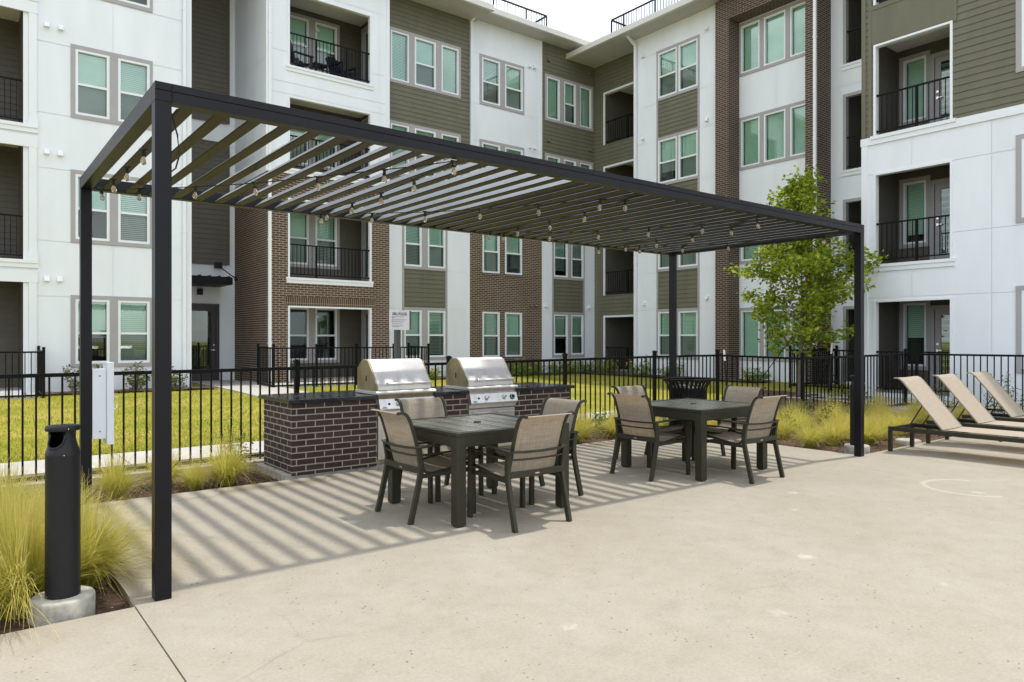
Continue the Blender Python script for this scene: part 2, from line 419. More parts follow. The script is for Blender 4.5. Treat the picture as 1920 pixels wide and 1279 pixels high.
# ------------------------------------------------------------------ mesh builder
IDENT = lambda a, d, z: (a, d, z)
class MB:
    def __init__(self, T=IDENT):
        self.v, self.f, self.uv, self.T, self.sm = [], [], [], T, []
    def face(self, pts, uv=None, smooth=False):
        i = len(self.v)
        if getattr(self.T, 'flip', False): pts = list(pts)[::-1]; uv = list(uv)[::-1] if uv else uv
        self.v += [tuple(self.T(*p)) for p in pts]
        self.f.append(tuple(range(i, i + len(pts)))); self.uv.append(uv); self.sm.append(smooth)
    def mesh(self, vs, fs, smooth=False, uvs=None):
        i = len(self.v)
        self.v += [tuple(self.T(*p)) for p in vs]
        for k, f in enumerate(fs):
            self.f.append(tuple(i + j for j in f)); self.uv.append(uvs[k] if uvs else None); self.sm.append(smooth)
    def box(self, x0, x1, y0, y1, z0, z1):
        if x0 > x1: x0, x1 = x1, x0
        if y0 > y1: y0, y1 = y1, y0
        if z0 > z1: z0, z1 = z1, z0
        self.mesh([(x0,y0,z0),(x1,y0,z0),(x1,y1,z0),(x0,y1,z0),(x0,y0,z1),(x1,y0,z1),(x1,y1,z1),(x0,y1,z1)],
                  [(3,2,1,0),(4,5,6,7),(0,1,5,4),(1,2,6,5),(2,3,7,6),(3,0,4,7)])
        return self
    def bar(self, p, q, w, h, up=(0, 0, 1)):
        p, q = Vector(p), Vector(q); d = (q - p).normalized(); u = Vector(up)
        s = d.cross(u)
        if s.length < 1e-4: s = d.cross(Vector((1, 0, 0)))
        s.normalize(); u = s.cross(d).normalized()
        s *= w / 2; u *= h / 2
        self.mesh([p-s-u, p+s-u, p+s+u, p-s+u, q-s-u, q+s-u, q+s+u, q-s+u],
                  [(3,2,1,0),(4,5,6,7),(0,1,5,4),(1,2,6,5),(2,3,7,6),(3,0,4,7)])
        return self
    def strip(self, pts, w, h, side=(1, 0, 0)):
        """rectangular tube swept along a polyline; 'side' is the constant width direction"""
        s = Vector(side).normalized() * (w / 2); P = [Vector(p) for p in pts]; vs = []
        for i, p in enumerate(P):
            t = (P[min(i+1, len(P)-1)] - P[max(i-1, 0)]).normalized()
            n = t.cross(Vector(side)).normalized() * (h / 2)
            vs += [p - s - n, p + s - n, p + s + n, p - s + n]
        fs = [(3, 2, 1, 0)]
        for i in range(len(P) - 1):
            a = 4 * i
            for k in range(4): fs.append((a + k, a + (k+1) % 4, a + 4 + (k+1) % 4, a + 4 + k))
        a = 4 * (len(P) - 1); fs.append((a, a+1, a+2, a+3))
        self.mesh(vs, fs); return self
    def tube(self, pts, r, n=8, smooth=True):
        P = [Vector(p) for p in pts]; rr = r if isinstance(r, (list, tuple)) else [r] * len(P); vs, fs = [], []
        ref = Vector((0, 0, 1))
        for i, p in enumerate(P):
            t = (P[min(i+1, len(P)-1)] - P[max(i-1, 0)]).normalized()
            a = t.cross(ref)
            if a.length < 0.05: a = t.cross(Vector((0, 1, 0)))
            a.normalize(); b = t.cross(a)
            for k in range(n):
                an = 2 * math.pi * k / n
                vs.append(p + (a * math.cos(an) + b * math.sin(an)) * rr[i])
        for i in range(len(P) - 1):
            for k in range(n): fs.append((i*n+k, i*n+(k+1) % n, (i+1)*n+(k+1) % n, (i+1)*n+k))
        self.mesh(vs, fs, smooth)
        self.mesh([vs[k] for k in range(n)], [tuple(range(n-1, -1, -1))]); self.mesh(vs[-n:], [tuple(range(n))])
        return self
    def lathe(self, prof, n=32, c=(0, 0, 0), smooth=True, caps=True):
        vs, fs = [], []
        for r, z in prof:
            for k in range(n):
                a = 2 * math.pi * k / n
                vs.append((c[0] + r * math.cos(a), c[1] + r * math.sin(a), c[2] + z))
        m = len(prof)
        for i in range(m - 1):
            for k in range(n): fs.append((i*n+k, i*n+(k+1) % n, (i+1)*n+(k+1) % n, (i+1)*n+k))
        self.mesh(vs, fs, smooth)
        if caps:
            self.mesh(vs[:n], [tuple(range(n-1, -1, -1))]); self.mesh(vs[-n:], [tuple(range(n))])
        return self
    def prism(self, poly, x0, x1):
        """poly in (y,z), extruded along x"""
        n = len(poly); vs = [(x0, y, z) for y, z in poly] + [(x1, y, z) for y, z in poly]
        fs = [tuple(range(n)), tuple(range(2*n-1, n-1, -1))] + [(i, (i+1) % n, n + (i+1) % n, n + i) for i in range(n)]
        self.mesh(vs, fs); return self
    def build(self, name, mat, parent=None, bevel=0.0, autouv=True, weld=False, recalc=True, seg=2):
        off = Vector((0, 0, 0)); p = parent
        while p is not None: off += p.location; p = p.parent
        me = bpy.data.meshes.new(name)
        me.from_pydata([Vector(v) - off for v in self.v], [], self.f)
        me.polygons.foreach_set('use_smooth', self.sm)
        bm = None
        if weld or bevel or recalc:
            bm = bmesh.new(); bm.from_mesh(me)
            if weld or bevel: bmesh.ops.remove_doubles(bm, verts=bm.verts, dist=1e-5)
            bmesh.ops.recalc_face_normals(bm, faces=bm.faces)
            bm.to_mesh(me); bm.free()
        if autouv and len(me.polygons) < 60000:
            ul = me.uv_layers.new(name='UVMap'); flat = []
            given = self.uv if len(me.polygons) == len(self.uv) else [None] * len(me.polygons)
            for pl, g in zip(me.polygons, given):
                if g is not None:
                    for q in g: flat += [q[0], q[1]]
                    continue
                nx, ny, nz = (abs(c) for c in pl.normal)
                for vi in pl.vertices:
                    c = me.vertices[vi].co + off
                    if nz > nx and nz > ny: flat += [c.x, c.y]
                    elif nx > ny: flat += [c.y, c.z]
                    else: flat += [c.x, c.z]
            ul.data.foreach_set('uv', flat)
        me.materials.append(mat)
        o = bpy.data.objects.new(name, me); col.objects.link(o)
        if parent is not None: o.parent = parent
        if bevel:
            b = o.modifiers.new('bevel', 'BEVEL'); b.width = bevel; b.segments = seg; b.limit_method = 'ANGLE'; b.angle_limit = R(35)
            b.harden_normals = False
        return o

def tag(o, label=None, cat=None, group=None, kind=None):
    if label: o['label'] = label
    if cat: o['category'] = cat
    if group: o['group'] = group
    if kind: o['kind'] = kind
    return o
def thing(name, label, cat, loc=(0, 0, 0), group=None):
    o = bpy.data.objects.new(name, None); col.objects.link(o); o.location = loc
    o.empty_display_size = 0.2
    return tag(o, label, cat, group)
def copy_tree(o, parent=None):
    c = o.copy(); col.objects.link(c)
    if parent is not None: c.parent = parent
    for ch in list(o.children): copy_tree(ch, c)
    return c
def ss(t):
    t = max(0, min(1, t)); return t * t * (3 - 2 * t)

# ------------------------------------------------------------------ ground
def zl(x, y):
    return 0.20 * max(ss((y - 6.2) / 9.5), ss((x - 12.5) / 4.0) if y > 2.6 or x > 15 else 0)
def sheet(name, poly_x, poly_y, zf, mat, step=0.4, kind='structure'):
    mb = MB(); nx = max(1, int((poly_x[1]-poly_x[0]) / step)); ny = max(1, int((poly_y[1]-poly_y[0]) / step)); vs, fs = [], []
    for j in range(ny + 1):
        for i in range(nx + 1):
            x = poly_x[0] + (poly_x[1]-poly_x[0]) * i / nx; y = poly_y[0] + (poly_y[1]-poly_y[0]) * j / ny
            vs.append((x, y, zf(x, y)))
    for j in range(ny):
        for i in range(nx):
            a = j * (nx + 1) + i; fs.append((a, a+1, a+nx+2, a+nx+1))
    mb.mesh(vs, fs, True)
    return tag(mb.build(name, mat), kind=kind)

g = MB(); g.face([(-600, -600, -0.15), (600, -600, -0.15), (600, 600, -0.15), (-600, 600, -0.15)])
tag(g.build('ground', M['lawn']), kind='structure')
sheet('lawn', (-30, 34), (4.3, 34), lambda x, y: zl(x, y) - 0.012 + 0.01 * noise.noise((x * 1.3, y * 1.3, 0)), M['lawn'], 0.4)

# patio slab: two pours separated by a saw-cut joint, with a real edge
JX = -0.105
pm = MB()
pm.box(-40, JX - 0.004, -40, -0.012, -0.12, 0.0)
pm.box(JX + 0.004, 8.40, -40, 3.05, -0.12, 0.0)
pm.box(8.40, 60, -40, 0.07, -0.12, 0.0)
pm.box(JX - 0.004, JX + 0.004, -40, -0.012, -0.12, -0.012)
tag(pm.build('patio', M['concrete'], bevel=0.0), kind='structure')

def mz(x, y): return -0.045 + 0.022 * noise.noise((x * 3.1, y * 3.1, 1)) + 0.012 * noise.noise((x * 11, y * 11, 4))
mm = MB()
for (x0, x1, y0, y1) in ((-9, JX, 0, 4.22), (JX, 11.5, 3.06, 4.22), (8.41, 15.8, 0.075, 3.06), (11.5, 15.8, 3.06, 6.2)):
    st = 0.07; nx = int((x1-x0)/st); ny = max(1, int((y1-y0)/st)); vs, fs = [], []
    for j in range(ny + 1):
        for i in range(nx + 1):
            x = x0 + (x1-x0) * i / nx; y = y0 + (y1-y0) * j / ny
            vs.append((x, y, mz(x, y) + (zl(x, y) + 0.06 if y > 3.3 and x > 11.5 else 0)))
    for j in range(ny):
        for i in range(nx):
            a = j * (nx + 1) + i; fs.append((a, a+1, a+nx+2, a+nx+1))
    mm.mesh(vs, fs, True)
tag(mm.build('mulch_bed', M['mulch'], recalc=False), kind='structure')
mc = MB()
for k in range(15000):
    reg = rnd.choices(((-3.2, JX-0.02, 0.02, 4.2), (JX, 11.4, 3.07, 4.2), (8.42, 15, 0.085, 3.0), (11.5, 15.4, 3.1, 5.6)), (5, 8, 5, 1.5))[0]
    x = rnd.uniform(reg[0], reg[1]); y = rnd.uniform(reg[2], reg[3])
    l = rnd.uniform(0.012, 0.05); w = rnd.uniform(0.006, 0.014); a = rnd.uniform(0, math.pi); t = rnd.uniform(-0.4, 0.4)
    c = Vector((x, y, mz(x, y) + 0.012 + (zl(x, y) + 0.06 if y > 3.3 and x > 11.5 else 0)))
    u = Vector((math.cos(a), math.sin(a), t)) * l / 2; v = Vector((-math.sin(a), math.cos(a), rnd.uniform(-0.5, 0.5))) * w / 2
    q = rnd.random() ** 1.6
    mc.face([c-u-v, c+u-v, c+u+v, c-u+v], [(q, 0)] * 4)
tag(mc.build('mulch_chips', M['chips'], recalc=False), kind='stuff', label='loose dark bark chips scattered over the planting beds', cat='mulch')

def slab(name, x0, x1, y0, y1, dz, mat, step=1.2, th=0.1):
    """paving laid in bays with thin joints, following the lawn"""
    mb = MB(); along_x = (x1 - x0) > (y1 - y0); L = (x1-x0) if along_x else (y1-y0); n = max(1, int(L / step))
    for i in range(n):
        a, b = L * i / n + 0.005, L * (i+1) / n - 0.005
        X0, X1, Y0, Y1 = (x0+a, x0+b, y0, y1) if along_x else (x0, x1, y0+a, y0+b)
        vs = [(X0,Y0,zl(X0,Y0)+dz),(X1,Y0,zl(X1,Y0)+dz),(X1,Y1,zl(X1,Y1)+dz),(X0,Y1,zl(X0,Y1)+dz)]
        vs = [(v[0], v[1], v[2]-th) for v in vs] + vs
        mb.mesh(vs, [(3,2,1,0),(4,5,6,7),(0,1,5,4),(1,2,6,5),(2,3,7,6),(3,0,4,7)])
    return tag(mb.build(name, mat), kind='structure')
slab('sidewalk', -30, 14.6, 5.02, 6.06, 0.02, M['path'], 1.5)
slab('sidewalk', 14.75, 15.85, -12, 5.0, 0.02, M['path'], 1.5)
slab('entrance_path', 4.78, 6.2, 6.08, 19.3, 0.022, M['path'], 1.5)
slab('kerb_strip', -30, 11.3, 4.235, 4.52, 0.035, M['curb'], 3.0, 0.14)
slab('patio_floor', 5.95, 10.85, 14.85, 18.0, 0.05, M['path'], 1.4, 0.2)
slab('patio_floor', -4, 0.62, 14.85, 18.0, 0.05, M['path'], 1.4, 0.2)
# planting strips at the foot of the walls
fb = MB()
for (x0, x1, y0, y1) in ((0.7, 4.7, 15.35, 16.3), (10.9, 20.1, 15.7, 16.9), (18.2, 19.4, 8, 16.9)):
    nx, ny = 30, 6; vs, fs = [], []
    for j in range(ny+1):
        for i in range(nx+1):
            x = x0 + (x1-x0)*i/nx; y = y0 + (y1-y0)*j/ny
            vs.append((x, y, zl(x, y) + 0.035 + 0.02 * noise.noise((x*4, y*4, 2))))
    for j in range(ny):
        for i in range(nx):
            a = j*(nx+1)+i; fs.append((a, a+1, a+nx+2, a+nx+1))
    fb.mesh(vs, fs, True)
tag(fb.build('foundation_bed', M['mulch'], recalc=False), kind='structure')

# short turf blades over the lawn
gb = MB()
for k in range(52000):
    y = 6.1 + 9.6 * rnd.random() ** 1.5; x = rnd.uniform(-3.5, 6 + 1.05 * (y - 4))
    if 4.76 < x < 6.22 or x > 18.3: continue
    if y > 14.7 and (5.8 < x < 10.9 or x < 0.65): continue
    h = rnd.uniform(0.025, 0.065); a = rnd.uniform(0, 6.28); l = rnd.uniform(-0.03, 0.03); w = 0.006
    z = zl(x, y) - 0.012; c, s = math.cos(a) * w, math.sin(a) * w; q = min(1, max(0, 0.5 + 0.5 * noise.noise((x * 0.9, y * 0.9, 3)) + rnd.uniform(-0.35, 0.35)))
    gb.face([(x-c, y-s, z), (x+c, y+s, z), (x + l - s, y + rnd.uniform(-0.03, 0.03), z + h)], [(q, 0), (q, 0), (q, 1)])
tag(gb.build('lawn_grass', M['turfblade'], recalc=False), 'short yellow-green turf between the fence and the apartment walls', 'grass', kind='stuff')

# ------------------------------------------------------------------ apartment building
bld = thing('apartment_building', 'L-shaped four-storey apartment block with white panels, olive siding and brown brick', 'building', (10.2, 16.2, 0.2))
def FX(c):   # facade facing -y ; d is outward
    return lambda a, d, z: (a, c - d, z)
def FY(c):   # facade facing -x
    f = lambda a, d, z: (c - d, a, z)
    f.flip = True
    return f

def cells(breaks_a, breaks_z, holes):
    A = sorted(set(round(x, 4) for x in breaks_a)); Z = sorted(set(round(x, 4) for x in breaks_z))
    for i in range(len(A) - 1):
        for j in range(len(Z) - 1):
            ca, cz = (A[i]+A[i+1]) / 2, (Z[j]+Z[j+1]) / 2
            if any(h[0] < ca < h[1] and h[2] < cz < h[3] for h in holes): continue
            yield A[i], A[i+1], Z[j], Z[j+1]
def clipb(lo, hi, vals): return [lo, hi] + [v for v in vals if lo < v < hi]

def wall(T, a0, a1, z0, z1, holes, style, mat, name, joints=(), vj=(), parent=None):
    parent = parent or bld
    mb = MB(T); hs = [h[:4] for h in holes]
    A = clipb(a0, a1, [h[0] for h in hs] + [h[1] for h in hs]); Z = clipb(z0, z1, [h[2] for h in hs] + [h[3] for h in hs])
    if style == 'lap':
        ch = 0.157; k0 = math.floor(z0 / ch); crs = [k * ch for k in range(k0, int(z1 / ch) + 2)]
        Z2 = clipb(z0, z1, list(Z) + crs)
        for x0, x1, c0, c1 in cells(A, Z2, hs):
            b = math.floor((c0 + 1e-4) / ch) * ch
            o0 = 0.016 * (1 - (c0 - b) / ch); o1 = 0.016 * (1 - (c1 - b) / ch)
            mb.face([(x0, o0, c0), (x1, o0, c0), (x1, o1, c1), (x0, o1, c1)])
            mb.face([(x0, 0, c0), (x1, 0, c0), (x1, o0, c0), (x0, o0, c0)])
    elif style == 'panel':
        gw = 0.006; gaps = [(a0, a1, j - gw, j + gw) for j in joints] + [(v - gw * 0.6, v + gw * 0.6, z0, z1) for v in vj]
        A2 = clipb(a0, a1, list(A) + [x for v in vj for x in (v - gw * 0.6, v + gw * 0.6)])
        Z2 = clipb(z0, z1, list(Z) + [x for j in joints for x in (j - gw, j + gw)])
        for x0, x1, c0, c1 in cells(A2, Z2, hs + gaps):
            mb.face([(x0, 0, c0), (x1, 0, c0), (x1, 0, c1), (x0, 0, c1)])
        for x0, x1, c0, c1 in cells(A, Z, hs):
            mb.face([(x0, -0.010, c0), (x1, -0.010, c0), (x1, -0.010, c1), (x0, -0.010, c1)])
    else:
        for x0, x1, c0, c1 in cells(A, Z, hs):
            mb.face([(x0, 0, c0), (x1, 0, c0), (x1, 0, c1), (x0, 0, c1)])
    return mb.build(name, mat, parent, recalc=False)

def rbox(mb, a0, a1, d0, d1, z0, z1): mb.box(a0, a1, d0, d1, z0, z1)

def window(T, a0, a1, z0, z1, units, trim=True, parent=None, label=None, blind=1.0, sill=None):
    """one window opening. units: (u0,u1,kind[,blind]) kind 'h' double hung or 'f' fixed"""
    parent = parent or bld
    tz0, tz1 = (z0, z1); t = 0.095 if trim else 0.0
    root = MB(T)
    if trim:
        cuts = [(u[0], u[1]) for u in units]
        rbox(root, a0, a1, -0.02, 0.024, z1 - t, z1); rbox(root, a0, a1, -0.02, 0.026, z0, z0 + t)
        xs = [a0] + [v for u in cuts for v in u] + [a1]
        for i in range(0, len(xs), 2):
            if xs[i+1] - xs[i] > 0.005: rbox(root, xs[i], xs[i+1], -0.02, 0.022, z0 + t, z1 - t)
    else:
        rbox(root, a0, a1, -0.03, 0.035, z0 - 0.075, z0 - 0.003)
    w = root.build('window', M['grey_trim'] if trim else M['brick'], parent)
    fr, gl, bl, rm = MB(T), MB(T), MB(T), MB(T)
    fw = 0.06
    for u in units:
        u0, u1, kd = u[:3]; b0, b1 = z0 + t, z1 - t; f = fw if kd == 'h' else 0.05
        rbox(fr, u0, u0 + f, -0.09, 0.014, b0, b1); rbox(fr, u1 - f, u1, -0.09, 0.014, b0, b1)
        rbox(fr, u0 + f, u1 - f, -0.09, 0.014, b1 - f, b1); rbox(fr, u0 + f, u1 - f, -0.09, 0.014, b0, b0 + f)
        gx0, gx1, gz0, gz1 = u0 + f, u1 - f, b0 + f, b1 - f
        if kd == 'h':
            mid = gz0 + (gz1 - gz0) * 0.47
            rbox(fr, gx0, gx1, -0.07, 0.0, mid - 0.028, mid + 0.028)
            gl.face([(gx0, -0.05, mid), (gx1, -0.05, mid), (gx1, -0.05, gz1), (gx0, -0.05, gz1)])
            gs = MB(T); gs.face([(gx0, -0.03, gz0), (gx1, -0.03, gz0), (gx1, -0.03, mid - 0.028), (gx0, -0.03, mid - 0.028)])
            gs.build('screened_pane', M['glass_screen'], w, recalc=False)
        else:
            gl.face([(gx0, -0.05, gz0), (gx1, -0.05, gz0), (gx1, -0.05, gz1), (gx0, -0.05, gz1)])
        bf = u[3] if len(u) > 3 else (blind if rnd.random() < 0.72 else rnd.choice((0.96, 0.86, 0.62, 0.55)))
        if bf > 0:
            z = gz1 - 0.03; zb = gz1 - (gz1 - gz0) * bf
            tilt = rnd.choice((0.019, 0.022, 0.0245, 0.0245))
            while z > zb:
                rbox(bl, gx0 + 0.01, gx1 - 0.01, -0.135, -0.131, z - tilt, z + tilt); z -= 0.05
            rbox(bl, gx0 + 0.01, gx1 - 0.01, -0.15, -0.12, gz1 - 0.03, gz1)
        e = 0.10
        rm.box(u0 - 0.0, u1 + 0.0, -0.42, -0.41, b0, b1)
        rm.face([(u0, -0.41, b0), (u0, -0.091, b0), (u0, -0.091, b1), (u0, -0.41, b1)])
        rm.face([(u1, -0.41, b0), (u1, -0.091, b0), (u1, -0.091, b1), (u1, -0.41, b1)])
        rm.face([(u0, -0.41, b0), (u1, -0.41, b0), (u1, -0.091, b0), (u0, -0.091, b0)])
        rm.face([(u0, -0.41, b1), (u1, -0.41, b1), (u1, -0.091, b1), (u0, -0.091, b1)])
    fr.build('window_frame', M['white_trim'], w)
    if gl.f: gl.build('pane', M['glass'], w, recalc=False)
    if bl.f: bl.build('blind', M['blind'], w)
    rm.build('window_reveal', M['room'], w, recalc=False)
    return w

def railing(T, a0, a1, d, z0, h, parent=None, name='balcony_railing', posts=()):
    mb = MB(T)
    rbox(mb, a0, a1, d - 0.02, d + 0.02, z0 + h - 0.035, z0 + h); rbox(mb, a0, a1, d - 0.015, d + 0.015, z0 + 0.09, z0 + 0.12)
    n = max(2, int((a1 - a0) / 0.115))
    for i in range(1, n):
        a = a0 + (a1 - a0) * i / n; rbox(mb, a - 0.008, a + 0.008, d - 0.008, d + 0.008, z0 + 0.12, z0 + h - 0.035)
    for a in posts: rbox(mb, a - 0.022, a + 0.022, d - 0.022, d + 0.0225, z0, z0 + h - 0.036)
    for a in (a0, a1):
        for zz in (z0 + 0.105, z0 + h - 0.02): rbox(mb, a - 0.02, a + 0.02, d - 0.03, d + 0.031, zz - 0.025, zz + 0.025)
    return mb.build(name, M['rail_black'], parent or bld)

def door(T, a0, a1, z0, z1, glass=True, handle_side=0, mat='door_grey', parent=None):
    T0 = T
    T = lambda a, d, z: T0(a, d + 0.066, z)
    T.flip = getattr(T0, 'flip', False)
    mb = MB(T); t = 0.10
    rbox(mb, a0 - t, a0, -0.02, 0.03, z0, z1 + t); rbox(mb, a1, a1 + t, -0.02, 0.03, z0, z1 + t); rbox(mb, a0, a1, -0.02, 0.028, z1, z1 + t)
    s = 0.13
    rbox(mb, a0, a0 + s, -0.06, -0.015, z0, z1); rbox(mb, a1 - s, a1, -0.06, -0.015, z0, z1)
    rbox(mb, a0 + s, a1 - s, -0.06, -0.015, z1 - s, z1); rbox(mb, a0 + s, a1 - s, -0.06, -0.015, z0, z0 + 0.25)
    d = mb.build('door', M[mat], parent or bld)
    if glass:
        gm = MB(T); gm.face([(a0+s, -0.035, z0+0.25), (a1-s, -0.035, z0+0.25), (a1-s, -0.035, z1-s), (a0+s, -0.035, z1-s)])
        gm.build('door_pane', M['door_glass'], d, recalc=False)
        bm_ = MB(T); z = z1 - s - 0.02
        while z > z0 + 0.27:
            rbox(bm_, a0 + s, a1 - s, -0.062, -0.058, z - 0.017, z + 0.017); z -= 0.05
        bm_.build('door_blind', M['blind'] if mat != 'door_dark' else M['room'], d)
    hm = MB(T); hx = a0 + 0.065 if handle_side == 0 else a1 - 0.065
    hd = 0.1 if handle_side == 0 else -0.1
    rbox(hm, hx - 0.025, hx + 0.025, -0.02, 0.01, z0 + 1.12, z0 + 1.17); rbox(hm, min(hx, hx + hd), max(hx, hx + hd), 0.01, 0.035, z0 + 0.98, z0 + 1.005); rbox(hm, hx - 0.02, hx + 0.02, -0.02, 0.03, z0 + 0.96, z0 + 1.02)
    hm.build('handle', M['metal'], d)
    return d

def recess(T, a0, a1, z0, z1, depth, ceil_h=0.0, right_white=False, wallmat='brown_siding', shift0=0.0, shift1=0.0, holes=(), sideholes1=(), sideT1=None):
    """balcony pocket behind an opening: back wall (with holes), side walls, ceiling and floor"""
    b0, b1 = a0 - shift0, a1 + shift1
    Tb = lambda a, d, z: T(a, d - depth, z)
    bk = wall(Tb, b0, b1, z0, z1 + ceil_h, list(holes), 'lap', M[wallmat], 'balcony_back_wall')
    for a, sh, ao in ((b0, shift0, a0), (b1, shift1, a1)):
        if a == b1 and sideT1 is not None: continue
        mb = MB(T)
        mb.face([(a, -depth, z0), (a, -0.02, z0), (a, -0.02, z1 + ceil_h), (a, -depth, z1 + ceil_h)])
        if sh: mb.face([(a, -0.02, z0), (ao, -0.02, z0), (ao, -0.02, z1), (a, -0.02, z1)])
        mb.build('balcony_side_wall', M[wallmat], bld, recalc=False)
    if sideT1 is not None:
        wall(sideT1, *sideholes1[0], z0, z1 + ceil_h, list(sideholes1[1]), 'lap', M[wallmat], 'balcony_side_wall')
    cm = MB(T); cm.face([(b0, -depth, z1 + ceil_h), (b1, -depth, z1 + ceil_h), (b1, -0.02, z1 + ceil_h), (b0, -0.02, z1 + ceil_h)])
    if ceil_h: cm.face([(a0, -0.021, z1), (a1, -0.021, z1), (a1, -0.021, z1 + ceil_h), (a0, -0.021, z1 + ceil_h)])
    cm.build('balcony_ceiling', M['cream_ceiling'], bld, recalc=False)
    fm = MB(T); rbox(fm, b0 + 0.004, b1 - 0.004, -depth + 0.01, -0.025, z0 - 0.12, z0 + 0.002)
    fm.build('balcony_floor', M['path'], bld)
    lm = MB(T); am = (a0 + a1) / 2; lm.box(am - 0.05, am + 0.05, -depth + 0.0, -depth + 0.05, z1 - 0.3, z1 - 0.2)
    lm.build('balcony_lamp', M['white_trim'], bld, bevel=0.02)

def jamb(T, a0, a1, z0, z1, w=0.055, sill=True, bottom=None, mat='white_trim', dep=0.12, top=True):
    mb = MB(T)
    rbox(mb, a0 - 0.004, a0 + w, -dep, 0.018, z0, z1); rbox(mb, a1 - w, a1 + 0.004, -dep, 0.018, z0, z1)
    if top: rbox(mb, a0 + w, a1 - w, -dep, 0.017, z1 - w, z1)
    o = mb.build('balcony_jamb', M[mat], bld)
    if sill:
        s = MB(T); rbox(s, a0 - 0.06, a1 + 0.06, -dep - 0.03, 0.05, z0 - 0.07, z0); rbox(s, a0 - 0.05, a1 + 0.05, -0.02, 0.03, z0 - 0.17, z0 - 0.072)
        s.build('balcony_sill', M['white_trim'], bld)
def vents(T, pts, mat='white_trim'):
    for a, z in pts:
        mb = MB(T); mb.mesh([(a-0.06, 0, z-0.06), (a+0.06, 0, z-0.06), (a+0.06, 0, z+0.06), (a-0.06, 0, z+0.06),
                             (a-0.055, 0.10, z-0.06), (a+0.055, 0.10, z-0.06), (a+0.055, 0.055, z+0.055), (a-0.055, 0.055, z+0.055)],
                            [(0,1,2,3),(7,6,5,4),(0,4,5,1),(1,5,6,2),(2,6,7,3),(3,7,4,0)])
        mb.build('vent', M[mat], bld)
def strip_v(T, a0, a1, z0, z1, mat='white_trim', d=0.024, name='corner_trim'):
    mb = MB(T); rbox(mb, a0, a1, -0.02, d, z0, z1); return mb.build(name, M[mat], bld)
def downspout(T, a, z0, z1, d=0.07, kick=True, top=None):
    mb = MB(T); pts = [(a, d, z1), (a, d, z0 + 0.15)]
    mb.box(a - 0.042, a + 0.042, d - 0.045, d + 0.03, z0 + 0.1, z1)
    if top:
        mb.bar((a, d, z1 - 0.02), (a + top[0], d + top[1], z1 + top[2]), 0.085, 0.075, (0, 1, 0.01))
    for k in range(int((z1 - z0) / 3)): mb.box(a - 0.055, a + 0.055, 0.0, d + 0.036, z0 + 1.2 + 3 * k, z0 + 1.225 + 3 * k)
    return mb.build('downspout', M['white_trim'], bld)

WB = [0.82 + 3.1 * k for k in range(4)]; WT = [2.62 + 3.11 * k for k in range(4)]
SZ = [0.28, 3.36, 6.58, 9.62]        # balcony floor levels
OT = [2.52, 5.70, 8.72, 11.83]       # tops of balcony openings
JN = [2.57, 3.92, 5.69, 7.03, 8.76, 10.1, 11.95]

# --- left wing (plane y = 16.2)
T = FX(16.2)
holes = [(1.37, 3.22, WB[k], WT[k]) for k in range(4)]
wall(T, 0.67, 4.17, 0.12, 13.2, holes, 'panel', M['white'], 'white_wall', JN, (2.3,))
for k in range(4):
    window(T, 1.37, 3.22, WB[k], WT[k], [(1.47, 2.22, 'h'), (2.41, 3.15, 'h', (1.0, 1.0, 1.0, 0.55)[k])])
vents(T, [(0.87, 3.0), (1.14, 3.0), (0.87, 6.08), (1.15, 6.08), (0.87, 9.17), (1.16, 9.17)])
strip_v(T, 4.06, 4.18, 0.12, 13.2)
downspout(T, 3.99, 0.2, 13.2)
w = MB(); w.box(4.172, 4.18, 16.23, 19.32, 0.1, 13.2); w.build('white_wall', M['white'], bld)
# balconies at the far left
oz = [(0.30, 2.89), (3.43, 6.14), (6.68, 9.37), (9.85, 12.5)]
wall(T, -5, 0.67, 0.12, 13.2, [(-3.4, 0.51, a, b) for a, b in oz], 'panel', M['white'], 'white_wall')
for k, (a, b) in enumerate(oz):
    recess(T, -3.4, 0.40, a, b, 1.55, 0.28, shift1=0.0)
    mb = MB(T); rbox(mb, 0.40, 0.508, -0.25, -0.02, a, b + 0.28); mb.build('balcony_post', M['white_trim'], bld)
    mb = MB(T); rbox(mb, 0.51, 0.67, -0.02, 0.035, a, b); rbox(mb, 0.49, 0.70, -0.02, 0.06, a, a + 0.16); mb.build('balcony_post', M['white_trim'], bld)
    mb = MB(T); rbox(mb, -5, 0.70, -0.02, 0.05, a - 0.19, a - 0.002); rbox(mb, -5, 0.69, -0.02, 0.075, a - 0.08, a - 0.0); rbox(mb, -5, 0.69, -0.02, 0.04, b, b + 0.28); mb.build('balcony_sill', M['white_trim'], bld)
    if k: railing(T, -3.3, 0.50, -0.06, a, 1.06)

# --- entrance recess (plane y = 19.3)
T = FX(19.3)
wall(T, 4.17, 6.26, 0.1, 13.2, [(4.2, 5.66, 0.2, 2.60)], 'panel', M['white'], 'white_wall', (2.35, 3.8, 7.7, 8.4), ())
wall(lambda a, d, z: T(a, d + 0.03, z), 4.25, 6.07, 3.95, 7.78, [], 'lap', M['brown_siding'], 'olive_siding')
wall(lambda a, d, z: T(a, d + 0.03, z), 4.25, 6.07, 8.48, 13.2, [], 'lap', M['brown_siding'], 'olive_siding')
mb = MB(T); rbox(mb, 6.02, 6.09, -0.0, 0.06, 3.92, 7.80); rbox(mb, 6.02, 6.09, 0.0, 0.06, 8.45, 13.2); rbox(mb, 4.2, 6.02, 0, 0.055, 7.78, 7.82); rbox(mb, 4.2, 6.02, 0, 0.055, 3.9, 3.95); rbox(mb, 4.2, 6.02, 0, 0.055, 8.43, 8.48)
mb.build('panel_trim', M['brown_siding'], bld)
door(T, 4.3, 5.66, 0.2, 2.55, True, 1, 'door_dark')
